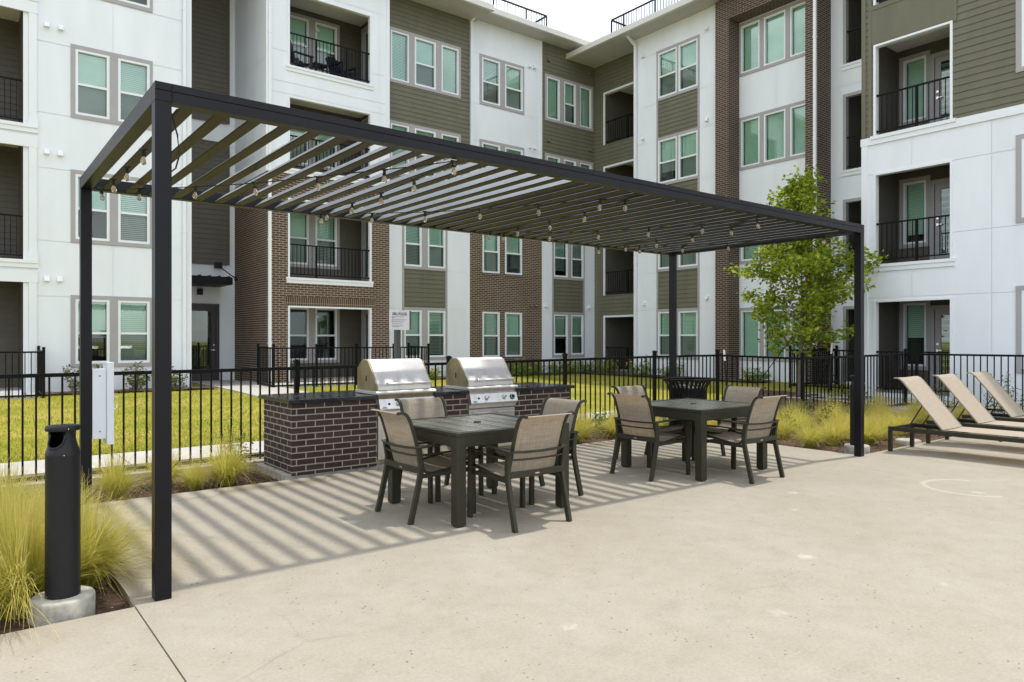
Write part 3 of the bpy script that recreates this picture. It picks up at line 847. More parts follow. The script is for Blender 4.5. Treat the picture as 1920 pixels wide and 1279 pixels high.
mb = MB(T); rbox(mb, 5.1, 5.13, -0.012, 0.004, 0.4, 2.45); mb.build('door_edge', paint('teal_edge', (0.06, 0.2, 0.2), 0.3), bld)
mb = MB(T); mb.bar((5.44, 0.05, 0.7), (5.44, 0.05, 1.6), 0.03, 0.03); mb.build('door_pull', M['rail_black'], bld)
cn = MB(); cn.box(4.2, 5.80, 17.95, 19.29, 3.19, 3.42)
for i in range(6): cn.box(4.3 + 0.28 * i, 4.33 + 0.28 * i, 17.96, 19.29, 3.42, 3.455)
cn.build('entrance_canopy', M['rail_black'], bld, bevel=0.01)
ln = MB(T); ln.box(5.1, 5.26, 0.0, 0.14, 2.92, 3.12); ln.box(5.12, 5.24, 0.14, 0.2, 2.98, 3.06); ln.build('wall_lamp', M['frame_black'], bld, bevel=0.02)
ln = MB(T); ln.box(5.62, 5.84, 0.0, 0.12, 3.80, 3.98); ln.tube([(5.75, 0.1, 3.85), (5.9, 0.5, 3.62), (6.0, 0.85, 3.46), (5.98, 1.05, 3.43)], 0.018, 8); ln.tube([(5.98, 1.02, 3.47), (5.99, 1.06, 3.36)], [0.03, 0.06], 10); ln.build('wall_lamp', M['frame_black'], bld)
# --- brick bay, side wall x = 6.26 and front y = 16.2
Ts = FY(6.26)
wall(Ts, 16.2, 19.32, 0.1, 6.42, [], 'brick', M['brick'], 'brick_wall')
wall(Ts, 16.2, 19.32, 6.42, 13.2, [], 'panel', M['white'], 'white_wall', (7.03, 8.4, 9.75, 11.1), (17.6,))
T = FX(16.2)
oa0, oa1 = 6.86, 9.56
bh = [(oa0, oa1, SZ[0], OT[0]), (oa0, oa1, SZ[1], OT[1])]
wall(T, 6.26, 10.2, 0.1, 6.42, bh, 'brick', M['brick'], 'brick_wall')
wall(T, 6.26, 10.2, 6.42, 13.2, [(oa0, oa1, SZ[2], OT[2]), (oa0, oa1, SZ[3], OT[3])], 'panel', M['white'], 'white_wall', (9.1, 10.0, 11.95, 7.03, 8.76), (9.85,))
mb = MB(T); rbox(mb, oa0 - 0.1, oa1 + 0.14, -0.02, 0.012, OT[0] + 0.012, OT[0] + 0.27); mb.build('soldier_course', M['soldier'], bld)
for k in range(4):
    z0, z1 = SZ[k], OT[k]
    wz0, wz1 = z0 + 0.48, z1 + 0.12
    hb = [(7.30, 9.2, wz0, wz1)]
    recess(T, oa0, 9.98, z0, z1, 1.6, 0.30, shift0=0.5, holes=hb, sideT1=FY(9.98), sideholes1=((16.22, 17.8), [(16.55, 17.55, z0, z0 + 2.3)]))
    window(FX(17.8), 7.30, 9.2, wz0, wz1, [(7.40, 8.14, 'h', 1.0 if k else 0.0), (8.36, 9.11, 'h', 1.0 if k else 0.0)])
    door(FY(9.98), 16.62, 17.48, z0, z0 + 2.2, True, 0)
    jamb(T, oa0, oa1, z0, z1, 0.05, sill=k > 0, top=True)
    if k: railing(T, oa0 + 0.05, oa1 - 0.05, -0.05, z0, 1.0, posts=(7.75, 8.75) if k == 3 else (7.75,))
strip_v(T, 6.20, 6.28, 6.42, 13.2, d=0.03)
downspout(T, 6.30, 0.2, 13.2, 0.06)
strip_v(T, 10.10, 10.2, 6.42, 13.2)
w = MB(); w.box(10.19, 10.198, 16.22, 16.83, 0.1, 13.2); w.build('white_wall', M['white'], bld)

# --- long left facade (plane y = 16.8)
T = FX(16.8)
def twin_low(a0, a1, units, k):
    window(T, a0, a1, WB[k], WT[k], units)
def spandrel(T, a0, a1, z0, z1):
    wall(lambda a, d, z: T(a, d - 0.012, z), a0 + 0.07, a1 - 0.07, z0, z1, [], 'lap', M['olive'], 'olive_siding')
    for x in (a0, a1 - 0.075): mb = MB(T); rbox(mb, x, x + 0.075, -0.04, 0.02, z0, z1); mb.build('panel_trim', M['grey_trim'], bld)
# B: 10.2 - 13.75
hs = [(11.0, 12.8, WB[0], WT[1])]
wall(T, 10.2, 13.76, 0.1, 6.44, hs, 'panel', M['white'], 'white_wall', JN, ())
for k in (0, 1): twin_low(11.0, 12.8, [(11.08, 11.76, 'h'), (12.0, 12.72, 'h')], k)
spandrel(T, 11.0, 12.8, WT[0], WB[1])
hs = [(10.46, 13.37, WB[k], WT[k]) for k in (2, 3)]
wall(T, 10.2, 13.76, 6.44, 13.2, hs, 'lap', M['olive'], 'olive_siding')
for k in (2, 3): window(T, 10.46, 13.37, WB[k], WT[k], [(10.57, 11.26, 'f'), (11.48, 12.33, 'h'), (12.56, 13.28, 'f')], blind=1.0)
strip_v(T, 13.66, 13.76, 0.1, 6.44)
downspout(T, 13.79, 6.5, 13.0, 0.09, top=(0.0, 0.72, 0.42))
# C: 13.76 - 17.17
hs = [(a, b, WB[k] + 0.06, WT[k] - 0.08) for k in (0, 1) for a, b in ((14.33, 15.11), (15.37, 16.18))]
wall(T, 13.76, 17.18, 0.1, 6.44, hs, 'brick', M['brick'], 'brick_wall')
for k in (0, 1):
    for a, b in ((14.33, 15.11), (15.37, 16.18)): window(T, a, b, WB[k] + 0.06, WT[k] - 0.08, [(a, b, 'h')], trim=False)
vents(T, [(16.62, 2.86), (16.84, 2.86)], 'brick')
hs = [(14.2, 16.28, WB[k], WT[k]) for k in (2, 3)]
wall(T, 13.76, 17.18, 6.44, 13.3, hs, 'panel', M['white'], 'white_wall', JN, ())
for k in (2, 3): window(T, 14.2, 16.28, WB[k], WT[k], [(14.30, 15.13, 'h'), (15.36, 16.21, 'h')])
strip_v(T, 17.06, 17.18, 6.44, 13.3)
vents(T, [(16.55, 11.2 + 0.85), (16.78, 12.05), (16.55, 8.94), (16.78, 8.94)])
# D: 17.18 - 20.06
hs = [(17.70, 19.46, WB[0], WT[1])]
wall(T, 17.18, 20.07, 0.1, 6.44, hs, 'panel', M['white'], 'white_wall', JN, ())
for k in (0, 1): window(T, 17.70, 19.46, WB[k], WT[k], [(17.79, 18.54, 'h'), (18.72, 19.40, 'h')])
spandrel(T, 17.70, 19.46, WT[0], WB[1])
vents(T, [(17.38, 2.86), (19.7, 2.86)])
hs = [(17.32, 19.95, WB[k], WT[k]) for k in (2, 3)]
wall(T, 17.18, 20.07, 6.44, 13.3, hs, 'lap', M['olive'], 'olive_siding')
for k in (2, 3): window(T, 17.32, 19.95, WB[k], WT[k], [(17.42, 18.10, 'f'), (18.33, 18.98, 'h'), (19.20, 19.85, 'f')])
vents(T, [(17.5, 12.5), (19.75, 12.5), (17.5, 9.35), (19.75, 9.35)], 'olive')
mb = MB(T); rbox(mb, 10.2, 20.07, -0.02, 0.03, 6.36, 6.52); mb.build('band_trim', M['white_trim'], bld)

# --- recess with balconies (plane x = 20.05)
T = FY(20.05)
ez = [(0.28, 2.50), (3.33, 5.60), (6.42, 8.59), (9.47, 11.61)]
wall(T, 13.2, 16.8, 0.1, 13.2, [(13.3, 16.24, a, b) for a, b in ez], 'lap', M['olive'], 'olive_siding')
for k, (a, b) in enumerate(ez):
    recess(T, 13.3, 16.2, a, b, 1.7, 0.25, holes=[(15.1, 16.0, a, a + 2.15)])
    door(FY(21.75), 15.15, 15.95, a, a + 2.05, True, 1)
    jamb(T, 13.3, 16.28, a, b, 0.075, sill=False, dep=0.16)
    railing(T, 13.4, 16.16, -0.06, a, 0.95, posts=(15.0,))
# --- white volume (plane x = 19.3)
T = FY(19.3)
hs = [(10.93, 12.83, WB[0], WT[3] + 0.06)]
wall(T, 10.25, 13.93, 0.1, 13.1, hs, 'panel', M['white'], 'white_wall', [j + 0.03 for j in JN], ())
wp = [(10.93, 12.83)]
for k in range(4): window(T, 10.93, 12.83, WB[k] + (0.06 if k else 0), WT[k] + 0.06 if k == 3 else WT[k], [(11.0, 11.83, 'h'), (11.9, 12.76, 'h', (1, 1, 0.75, 1)[k])])
for k in range(3): spandrel(T, 10.93, 12.83, WT[k], WB[k+1] + 0.06)
vents(T, [(13.4, 2.86), (13.45, 5.95), (13.45, 9.0), (13.45, 12.05), (10.6, 2.95), (10.6, 9.0), (10.6, 12.1)])
strip_v(T, 13.83, 13.935, 0.1, 13.1)
downspout(T, 13.80, 0.2, 12.55, 0.085, top=(0.0, 0.62, 0.36))
w = MB(); w.box(19.302, 20.04, 13.925, 13.932, 0.1, 13.1); w.build('white_wall', M['white'], bld)
# --- brick portal (front x = 19.1, panel x = 19.65)
PF = 19.08; PX = 19.66
def pier(a0, a1, z0, z1):
    mb = MB(); mb.box(PF, PX + 0.6, a0, a1, z0, z1); mb.build('brick_pier', M['brick_far'], bld)
pier(9.60, 10.13, 0.1, 12.72); pier(6.53, 6.94, 0.1, 12.72)
mb = MB(); mb.box(PF + 0.002, PX + 0.6, 6.94, 9.60, 12.02, 12.718); mb.build('brick_header', M['brick_far'], bld)
T = FY(PX)
wall(T, 6.94, 9.60, 0.1, 12.02, [(6.95, 9.58, WB[k] + (0.1 if k else 0), WT[k] + (0.02 if k else -0.05)) for k in range(4)], 'panel', M['white'], 'white_wall', (), (8.25,))
for k in range(4):
    window(T, 6.95, 9.58, WB[k] + (0.1 if k else 0), WT[k] + (0.02 if k else -0.05), [(6.98, 7.76, 'f'), (7.92, 8.68, 'f'), (8.83, 9.53, 'f')])
downspout(FY(PF), 6.60, 0.2, 13.1, 0.06)
ln = MB(T); ln.box(8.05, 8.42, 0.0, 0.22, 5.28, 5.42); ln.mesh([(8.05, 0.0, 5.42), (8.42, 0.0, 5.42), (8.42, 0.22, 5.42), (8.05, 0.22, 5.42), (8.08, 0.0, 5.56), (8.39, 0.0, 5.56), (8.39, 0.10, 5.56), (8.08, 0.10, 5.56)], [(3,2,1,0),(4,5,6,7),(0,1,5,4),(1,2,6,5),(2,3,7,6),(3,0,4,7)])
ln.build('wall_lamp', M['frame_black'], bld)
# --- narrow white strip with balconies (plane x = 19.8)
T = FY(19.8)
nz = [(0.28, 2.50), (3.42, 5.64), (6.50, 8.74), (9.62, 11.9)]
wall(T, 3.5, 6.55, 0.1, 13.2, [(4.2, 6.15, a, b) for a, b in nz], 'panel', M['white'], 'white_wall', (9.0, 6.3), ())
for k, (a, b) in enumerate(nz):
    recess(T, 4.2, 6.15, a, b, 1.5, 0.2)
    door(FY(21.3), 4.5, 5.35, a, a + 2.05, True, 0)
    jamb(T, 4.2, 6.15, a, b, 0.09, sill=k > 0, dep=0.14, mat='grey_trim')
    if k: railing(T, 4.25, 6.1, -0.05, a, 0.98)
# --- projecting volume (plane x = 16.4)
T = FY(16.4)
pz = [(0.26, 2.45), (3.30, 5.47), (6.36, 8.53), (9.48, 11.7)]
PA0, PA1 = 1.95, 3.66
wins = [(-1.2, 0.76, WB[k], WT[k]) for k in range(4)]
wall(T, -9, 3.93, 0.12, 6.18, [(PA0, PA1, a, b) for a, b in pz[:2]] + wins[:2], 'panel', M['white'], 'white_wall', (2.5, 3.87, 5.45), (2.8, 1.2))
wall(T, -9, 3.93, 6.18, 13.2, [(PA0, PA1, a, b) for a, b in pz[2:]] + wins[2:], 'lap', M['olive'], 'olive_siding')
mb = MB(T)
for z0 in (8.56, ): rbox(mb, 1.93, 3.70, -0.02, 0.022, 8.54, 9.36)
rbox(mb, 1.86, 1.93, -0.02, 0.03, 8.5, 12.6); rbox(mb, 3.70, 3.78, -0.02, 0.03, 6.36, 12.6); rbox(mb, 3.84, 3.94, -0.02, 0.03, 6.36, 12.6); rbox(mb, 1.86, 3.78, -0.02, 0.035, 9.36, 9.46)
mb.build('olive_siding', M['olive'], bld)
mb = MB(T); rbox(mb, -9, 3.96, -0.02, 0.035, 6.16, 6.34); mb.build('band_trim', M['white_trim'], bld)
strip_v(T, 3.80, 3.945, 0.12, 6.16, d=0.026)
w = MB(); w.box(16.402, 20, 3.93, 3.938, 0.1, 13.2); w.build('white_wall', M['white'], bld)
for k, (a, b) in enumerate(pz):
    recess(T, PA0, PA1, a, b, 1.5, 0.24, shift0=0.6, shift1=0.12, holes=[(3.0, 3.72, a + 0.5, b + 0.06)], wallmat='brown_siding')
    window(FY(17.9), 3.0, 3.72, a + 0.5, b + 0.06, [(3.09, 3.63, 'f')])
    door(FY(17.9), 2.02, 2.88, a, a + 1.98, True, 1)
    jamb(T, PA0, PA1, a, b, 0.05, sill=0 < k < 2, dep=0.14)
    if k == 2:
        mb = MB(T); rbox(mb, PA0 - 0.08, PA1 + 0.06, -0.1, 0.06, 6.28, 6.36); mb.build('balcony_sill', M['white_trim'], bld)
    railing(T, PA0 + 0.05, PA1 - 0.05, -0.05, a, 0.98, posts=(2.72,))
for k in range(4):
    window(T, -1.2, 0.76, WB[k], WT[k], [(-1.1, -0.3, 'h'), (-0.12, 0.66, 'h')])

# --- eaves, roofs, gutters, roof-deck railings
def eave(x0, x1, y0, y1, zs, gutters, th=0.20):
    s = MB(); s.box(x0, x1, y0, y1, zs, zs + 0.02); s.build('soffit', M['soffit'], bld)
    r = MB(); r.box(x0 + 0.03, x1 - 0.03, y0 + 0.03, y1 - 0.03, zs + 0.021, zs + th - 0.03); r.build('roof', M['roof'], bld)
    for g_ in gutters: gt = MB(); gt.box(*g_, zs - 0.015, zs + th); gt.build('gutter', M['gutter'], bld, bevel=0.015)
eave(-5, 13.98, 15.75, 30, 13.04, [(-5, 14.02, 15.63, 15.76)])
eave(13.98, 20.6, 16.12, 30, 13.16, [(14.03, 20.4, 16.0, 16.13)])
eave(18.55, 32, -2, 16.9, 12.78, [(18.43, 18.56, -2, 16.98)])
eave(15.6, 24, -12, 4.6, 13.02, [(15.5, 15.61, -12, 4.6)])
wallback = MB(); wallback.box(21.8, 22, -10, 20, 0, 12.7); wallback.box(-5, 20.0, 20.4, 20.6, 0, 13.0); wallback.build('light_block_wall', M['room'], bld)  # unseen walls added behind the facades to block light
def deck_rail(p, q, z0, z1):
    mb = MB(); p, q = Vector(p), Vector(q); L = (q - p).length; d = (q - p) / L
    mb.bar((*p, z1), (*q, z1), 0.05, 0.05); mb.bar((*p, z0 + 0.08), (*q, z0 + 0.08), 0.03, 0.03)
    n = int(L / 0.13)
    for i in range(n + 1):
        c = p + d * (L * i / n); w_ = 0.045 if i % 12 == 0 or i == n else 0.016
        mb.box(c.x - w_/2, c.x + w_/2, c.y - w_/2, c.y + w_/2, z0, z1 - 0.02)
    mb.build('roof_railing', M['rail_black'], bld)
deck_rail((4, 17.0), (17.6, 17.0), 13.3, 14.33); deck_rail((17.6, 17.0), (17.6, 22), 13.3, 14.33)
deck_rail((19.55, -1), (19.55, 15.35), 12.95, 14.12); deck_rail((19.55, 15.35), (23, 15.35), 12.95, 14.12)

# dark plastic chairs left out on the top balcony of the brick bay
def patio_lounge_chair(x, y, z, rot, label):
    t = thing('balcony_chair', label, 'chair', (0, 0, 0), 'dark chairs on the top balcony')
    s = MB()
    for i in range(5): s.bar((-0.24, -0.2 + 0.1 * i, 0.36 - 0.02 * (4 - i)), (0.24, -0.2 + 0.1 * i, 0.36 - 0.02 * (4 - i)), 0.085, 0.02)
    s.build('seat', M['dark_plastic'], t)
    b = MB()
    for i in range(7):
        a = (i - 3) / 3; b.bar((0.23 * a, -0.26, 0.3), (0.27 * a, -0.48, 0.98 - 0.12 * a * a), 0.07, 0.02, (1, 0, 0))
    b.build('backrest', M['dark_plastic'], t)
    for s_ in (-1, 1):
        l = MB(); l.bar((0.28*s_, 0.25, 0), (0.28*s_, 0.25, 0.55), 0.03, 0.09, (0, 1, 0)); l.build('leg', M['dark_plastic'], t)
        l = MB(); l.bar((0.28*s_, -0.45, 0), (0.28*s_, -0.2, 0.4), 0.03, 0.09, (0, 1, 0)); l.build('leg', M['dark_plastic'], t)
        l = MB(); l.bar((0.30*s_, -0.35, 0.56), (0.30*s_, 0.3, 0.57), 0.1, 0.025); l.build('armrest', M['dark_plastic'], t)
    t.location = (x, y, z); t.rotation_euler[2] = rot
patio_lounge_chair(7.45, 16.85, SZ[3], R(-80), 'dark slatted chair nearest the left end of the top-floor bay balcony')
patio_lounge_chair(8.85, 16.75, SZ[3], R(200), 'low navy chair behind the right half of the top-floor bay balcony railing')
t = thing('balcony_table', 'small dark side table between the two chairs on the top-floor balcony', 'side table', (8.05, 16.75, SZ[3]))
mb = MB(); mb.box(7.82, 8.28, 16.55, 16.95, SZ[3] + 0.40, SZ[3] + 0.43); mb.build('tabletop', M['dark_plastic'], t)
for sx in (7.86, 8.24):
    for sy in (16.59, 16.91): mb = MB(); mb.box(sx - 0.02, sx + 0.02, sy - 0.02, sy + 0.02, SZ[3], SZ[3] + 0.40); mb.build('leg', M['dark_plastic'], t)

# ------------------------------------------------------------------ fences
def fence(name, pts, label, z=(0.0, 0.0), h=1.16, posts_every=2.3, post_h=0.08, group=None, cat='fence', extra=None, pick=0.118):
    root = thing(name, label, cat, (pts[0][0], pts[0][1], 0), group)
    done = set()
    for (p, q) in zip(pts[:-1], pts[1:]):
        pz, qz = (p[2] if len(p) > 2 else 0), (q[2] if len(q) > 2 else 0)
        P, Q = Vector((p[0], p[1], pz)), Vector((q[0], q[1], qz)); L = (Q - P).length
        n = max(1, round(L / posts_every)); d = (Q - P).normalized()
        for i in range(n):
            a = P + (Q - P) * (i / n); b = P + (Q - P) * ((i + 1) / n)
            mb = MB(); u = Vector((0, 0, 1))
            for zz, hh in ((h - 0.02, 0.04), (0.075, 0.036)):
                mb.bar(a + u * zz, b + u * zz, 0.034, hh)
            l = (b - a).length; m = max(2, round(l / pick))
            for k in range(1, m):
                c = a + (b - a) * (k / m); mb.bar(c + u * 0.03, c + u * (h - 0.03), 0.0185, 0.0185, (d.x, d.y, 0))
            mb.build('fence_panel', M['rail_black'], root)
        for i in range(n + 1):
            a = P + (Q - P) * (i / n); key = (round(a.x, 2), round(a.y, 2))
            if key in done: continue
            done.add(key)
            mb = MB(); s = 0.028; mb.box(a.x - s, a.x + s, a.y - s, a.y + s, a.z - 0.1, a.z + h + post_h - 0.02)
            po = mb.build('post', M['rail_black'], root, bevel=0.004)
            mb = MB(); s = 0.034; mb.box(a.x - s, a.x + s, a.y - s, a.y + s, a.z + h + post_h - 0.02, a.z + h + post_h + 0.004); s = 0.02
            mb.box(a.x - s, a.x + s, a.y - s, a.y + s, a.z + h + post_h + 0.004, a.z + h + post_h + 0.016)
            mb.build('post_cap', M['rail_black'], po)
    return root
fence('metal_fence', [(-4.4, 4.4, -0.02), (2.54, 4.4, 0.0), (7.15, 4.4, 0.03), (9.4, 4.4, 0.05), (11.32, 4.4, 0.05), (11.32, 2.55, 0.02), (15.2, 2.42, 0.06), (15.2, -8.0, 0.06)],
      'long black picket fence running behind the grills and round the planting beds', posts_every=2.32)
fence('patio_fence', [(5.95, 16.1, 0.2), (5.95, 14.85, 0.18), (10.85, 14.85, 0.18), (10.85, 16.1, 0.2)], 'black picket fence enclosing the ground-floor patio of the brick bay', h=1.12, posts_every=1.25)
fence('patio_fence', [(-4.0, 14.85, 0.18), (0.70, 14.85, 0.18), (0.70, 16.1, 0.2)], 'black picket fence round the ground-floor patio at the far left edge', h=1.07, posts_every=2.4)
fence('patio_fence', [(19.7, 6.3, 0.2), (17.2, 6.3, 0.2), (17.2, 4.0, 0.2)], 'black picket fence round the small patio behind the leafy tree', h=1.05, posts_every=1.3)

# ------------------------------------------------------------------ pergola
PL, PW, PH, PS, BH = 8.369, 3.13, 2.989, 0.0896, 0.109
perg = thing('pergola', 'black steel louvred pergola standing over the two dining sets', 'pergola', (0, 0, 0))
for x in (0, PL - PS):
    for y in (0, PW - PS):
        mb = MB(); mb.box(x, x + PS, y, y + PS, 0.0, PH - BH if x else PH - BH); mb.build('post', M['pergola_steel'], perg, bevel=0.004)
mb = MB(); zg = PH - 0.047; mb.prism([(0, PH - BH + 0.0005), (PS, PH - BH + 0.0005), (PS, PH), (0, PH), (0, zg + 0.0035), (0.004, zg + 0.001), (0.004, zg - 0.001), (0, zg - 0.0035)], 0, PL); mb.build('beam', M['pergola_steel'], perg, bevel=0.0025)
mb = MB(); mb.box(0, PL, PW - PS, PW, PH - BH + 0.0005, PH); mb.build('beam', M['pergola_steel'], perg, bevel=0.004)
for x in (0, PL - PS):
    mb = MB(); mb.box(x, x + PS, PS + 0.001, PW - PS - 0.001, PH - BH + 0.001, PH - 0.0006); mb.build('beam', M['pergola_steel'], perg, bevel=0.004)
# weld beads where the front beam meets its end post
mb = MB()
for k in range(9): mb.lathe([(0.0, -0.006), (0.0045, -0.003), (0.0052, 0.001), (0.0, 0.006)], 6, (PS + 0.004 + rnd.uniform(-0.003, 0.003), -0.001, PH - BH + 0.012 * k + 0.006), caps=False)
mb.build('weld', M['pergola_steel'], perg)
SLZ = PH - BH + 0.012
ns = 40
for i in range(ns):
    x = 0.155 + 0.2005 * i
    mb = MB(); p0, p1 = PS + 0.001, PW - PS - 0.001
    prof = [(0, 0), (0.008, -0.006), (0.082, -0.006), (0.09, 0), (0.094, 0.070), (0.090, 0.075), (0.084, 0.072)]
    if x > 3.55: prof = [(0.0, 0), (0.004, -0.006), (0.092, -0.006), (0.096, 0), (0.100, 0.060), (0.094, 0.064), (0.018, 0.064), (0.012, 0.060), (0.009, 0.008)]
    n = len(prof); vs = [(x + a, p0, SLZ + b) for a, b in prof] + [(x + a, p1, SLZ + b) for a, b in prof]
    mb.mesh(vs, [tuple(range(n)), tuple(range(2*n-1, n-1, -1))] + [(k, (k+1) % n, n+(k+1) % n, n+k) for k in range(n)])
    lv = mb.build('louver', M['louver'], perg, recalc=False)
    lv.data.materials.append(M['louver_sky_grey']); lv.data.polygons[n + 1].material_index = 1  # slanted face and lip painted grey for the sky reflected in them

# string lights zig-zagging under the louvres
sl = thing('string_lights', 'black cable of clear filament bulbs zigzagging under the pergola louvres', 'string lights', (0.1, 0.1, 2.87))
nodes = [(0.14, 0.10), (0.14, 3.02), (2.12, 0.11), (2.16, 3.03), (4.24, 0.11), (4.42, 3.03), (6.34, 0.11), (6.55, 3.03), (8.22, 0.11)]
cz = PH - BH - 0.004
path = []; bulbs = []
acc = 0.35
for (p, q) in zip(nodes[:-1], nodes[1:]):
    P, Q = Vector(p), Vector(q); L = (Q - P).length; sag = 0.045
    n = 16
    for k in range(n):
        t = k / n; c = P + (Q - P) * t; path.append((c.x, c.y, cz - 4 * sag * t * (1 - t) + 0.004 * math.sin(11 * t)))
    s = acc
    while s < L:
        t = s / L; c = P + (Q - P) * t; bulbs.append((c.x, c.y, cz - 4 * sag * t * (1 - t), (Q - P).angle_signed(Vector((1, 0))) if L else 0)); s += 0.61
    acc = s - L
path.append((*nodes[-1], cz))
mb = MB(); mb.tube(path, 0.0045, 6); cable = mb.build('cable', M['strap'], sl)
mb = MB(); mb.tube([(0.10, 0.088, 2.86), (0.14, 0.09, 2.72), (0.150, 0.088, 2.6), (0.13, 0.088, 2.52), (0.098, 0.088, 2.49)], 0.005, 6); mb.build('lead_wire', M['strap'], sl)
for bx, by, bz, an in bulbs:
    tx, ty = rnd.uniform(-0.12, 0.12), rnd.uniform(-0.12, 0.12)
    Tb = lambda x, y, z, bx=bx, by=by, bz=bz, tx=tx, ty=ty: (bx + 0.88 * (x + tx * z), by + 0.88 * (y + ty * z), bz + 0.88 * z)
    mb = MB(Tb); mb.lathe([(0.012, 0.006), (0.014, 0.0), (0.014, -0.035), (0.018, -0.037), (0.018, -0.052), (0.012, -0.054)], 12); mb.tube([(-0.03, 0, 0.002), (0.03, 0, 0.002)], 0.008, 6)
    so = mb.build('bulb_socket', M['strap'], sl)
    mb = MB(Tb); mb.lathe([(0.010, -0.052), (0.012, -0.062), (0.021, -0.080), (0.0235, -0.095), (0.020, -0.111), (0.010, -0.121), (0.001, -0.123)], 14); mb.build('bulb', M['bulb'], so)
    mb = MB(Tb); mb.lathe([(0.003, -0.055), (0.006, -0.075), (0.007, -0.095), (0.003, -0.103)], 6); mb.build('filament', M['filament'], so)

# grey box on the rear post
bx = thing('post_cabinet', 'pale grey metal cabinet fixed to the rear left pergola post', 'cabinet', (0.09, 3.05, 0.55))
mb = MB(); mb.box(0.092, 0.205, 3.035, 3.215, 0.59, 1.235); mb.build('cabinet_body', M['box_grey'], bx, bevel=0.004)
mb = MB(); mb.box(0.206, 0.262, 3.005, 3.245, 0.535, 1.295); mb.build('cabinet_door', M['box_grey'], bx, bevel=0.003)
mb = MB(); mb.tube([(0.262, 3.03, 0.98), (0.29, 3.03, 0.97), (0.29, 3.03, 0.87), (0.262, 3.03, 0.86)], 0.005, 6); mb.build('handle', M['white_trim'], bx)
mb = MB()
for z in (0.66, 1.17): mb.box(0.145, 0.157, 3.032, 3.035, z - 0.006, z + 0.006)
mb.build('screw', M['sign_post'], bx)

# ------------------------------------------------------------------ smoking receptacles
def receptacle(x, y, label):
    t = thing('cigarette_receptacle', label, 'ash receptacle', (0, 0, 0), 'cigarette receptacles on concrete bases')
    mb = MB(); mb.lathe([(0.188, -0.08), (0.190, 0.06), (0.188, 0.074), (0.180, 0.083), (0.0005, 0.084)], 48); mb.build('concrete_base', M['footing'], t)
    mb = MB(); mb.lathe([(0.103, 0.083), (0.103, 0.20), (0.1015, 0.862), (0.1025, 0.866)], 40); body = mb.build('receptacle_body', M['bin_black'], t)
    mb = MB(); prof = []
    n = 80; rows0 = [(0.103, 0.866), (0.1005, 0.880), (0.092, 0.902), (0.082, 0.928), (0.074, 0.955), (0.069, 0.985), (0.068, 1.0)]
    rows = []
    for (ra, za), (rb_, zb) in zip(rows0[:-1], rows0[1:]): rows += [(ra + (rb_ - ra) * j / 6, za + (zb - za) * j / 6) for j in range(6)]
    rows.append(rows0[-1])
    vs, fs = [], []
    for r, z in rows:
        for k in range(n): a = 2 * math.pi * k / n; vs.append((r * math.cos(a), r * math.sin(a), z))
    ca = R(225)
    def openq(k, i):
        a = 2 * math.pi * (k + 0.5) / n - ca
        a = (a + math.pi) % (2 * math.pi) - math.pi
        z = (rows[i][1] + rows[i+1][1]) / 2
        return (a / 0.85) ** 2 + (max(0, 0.978 - z) / 0.070) ** 2 < 1
    op = []
    for i in range(len(rows) - 1):
        for k in range(n):
            q = (i*n+k, i*n+(k+1) % n, (i+1)*n+(k+1) % n, (i+1)*n+k)
            (op if openq(k, i) else fs).append(q)
    mb.mesh(vs, fs, True); mb.build('receptacle_neck', M['bin_black'], t, recalc=False)
    mb = MB(); vi = [(v[0] * 0.88, v[1] * 0.88, v[2]) for v in vs]; fi = fs; mb.mesh(vi, fi, True)
    mb.lathe([(0.088, 0.868), (0.0005, 0.87)], 24, caps=False); mb.build('ash_chamber', M['rail_black'], t, recalc=False)
    # rolled lip round the opening
    mb = MB(); pts = []
    for k in range(25):
        th = math.pi * (1.0 - k / 24); a = ca + 0.86 * math.cos(th); z = 0.992 - 0.016 * min(1, 4 * math.sin(th)) - 0.072 * math.sin(th)
        r = 0.0695 + max(0, 0.97 - z) ** 1.1 * 0.36 + 0.002; pts.append((r * math.cos(a), r * math.sin(a), z))
    mb.tube(pts, 0.0075, 8); mb.build('opening_lip', M['bin_black'], t)
    mb = MB(); mb.lathe([(0.0005, 0.998), (0.099, 0.998), (0.103, 1.002), (0.103, 1.020), (0.099, 1.026), (0.0005, 1.030)], 40, caps=False); mb.lathe([(0.014, 1.030), (0.012, 1.034), (0.001, 1.034)], 12); mb.build('cap', M['bin_black'], t)
    mb = MB()
    for a, r, z in ((R(282), 0.104, 1.011), (R(268), 0.1035, 0.868)):
        mb.lathe([(0.0001, -0.004), (0.005, 0), (0.0001, 0.004)], 8, (r * math.cos(a), r * math.sin(a), z), caps=False)
    mb.build('rivet', M['metal'], t)
    t.location = (x, y, 0); t.scale = (0.83, 0.83, 1.0); return t
receptacle(-0.43, 0.19, 'tall black cigarette receptacle on a round concrete base beside the front left pergola post')
receptacle(8.72, 0.27, 'black cigarette receptacle mostly hidden behind the front right pergola post')
mb = MB(); mb.lathe([(0.17, -0.08), (0.17, 0.02), (0.15, 0.03), (0.001, 0.032)], 28, (10.25, 0.26, 0))
tag(mb.build('concrete_footing', M['footing']), 'round bare concrete footing in the mulch beside the loungers', 'footing')

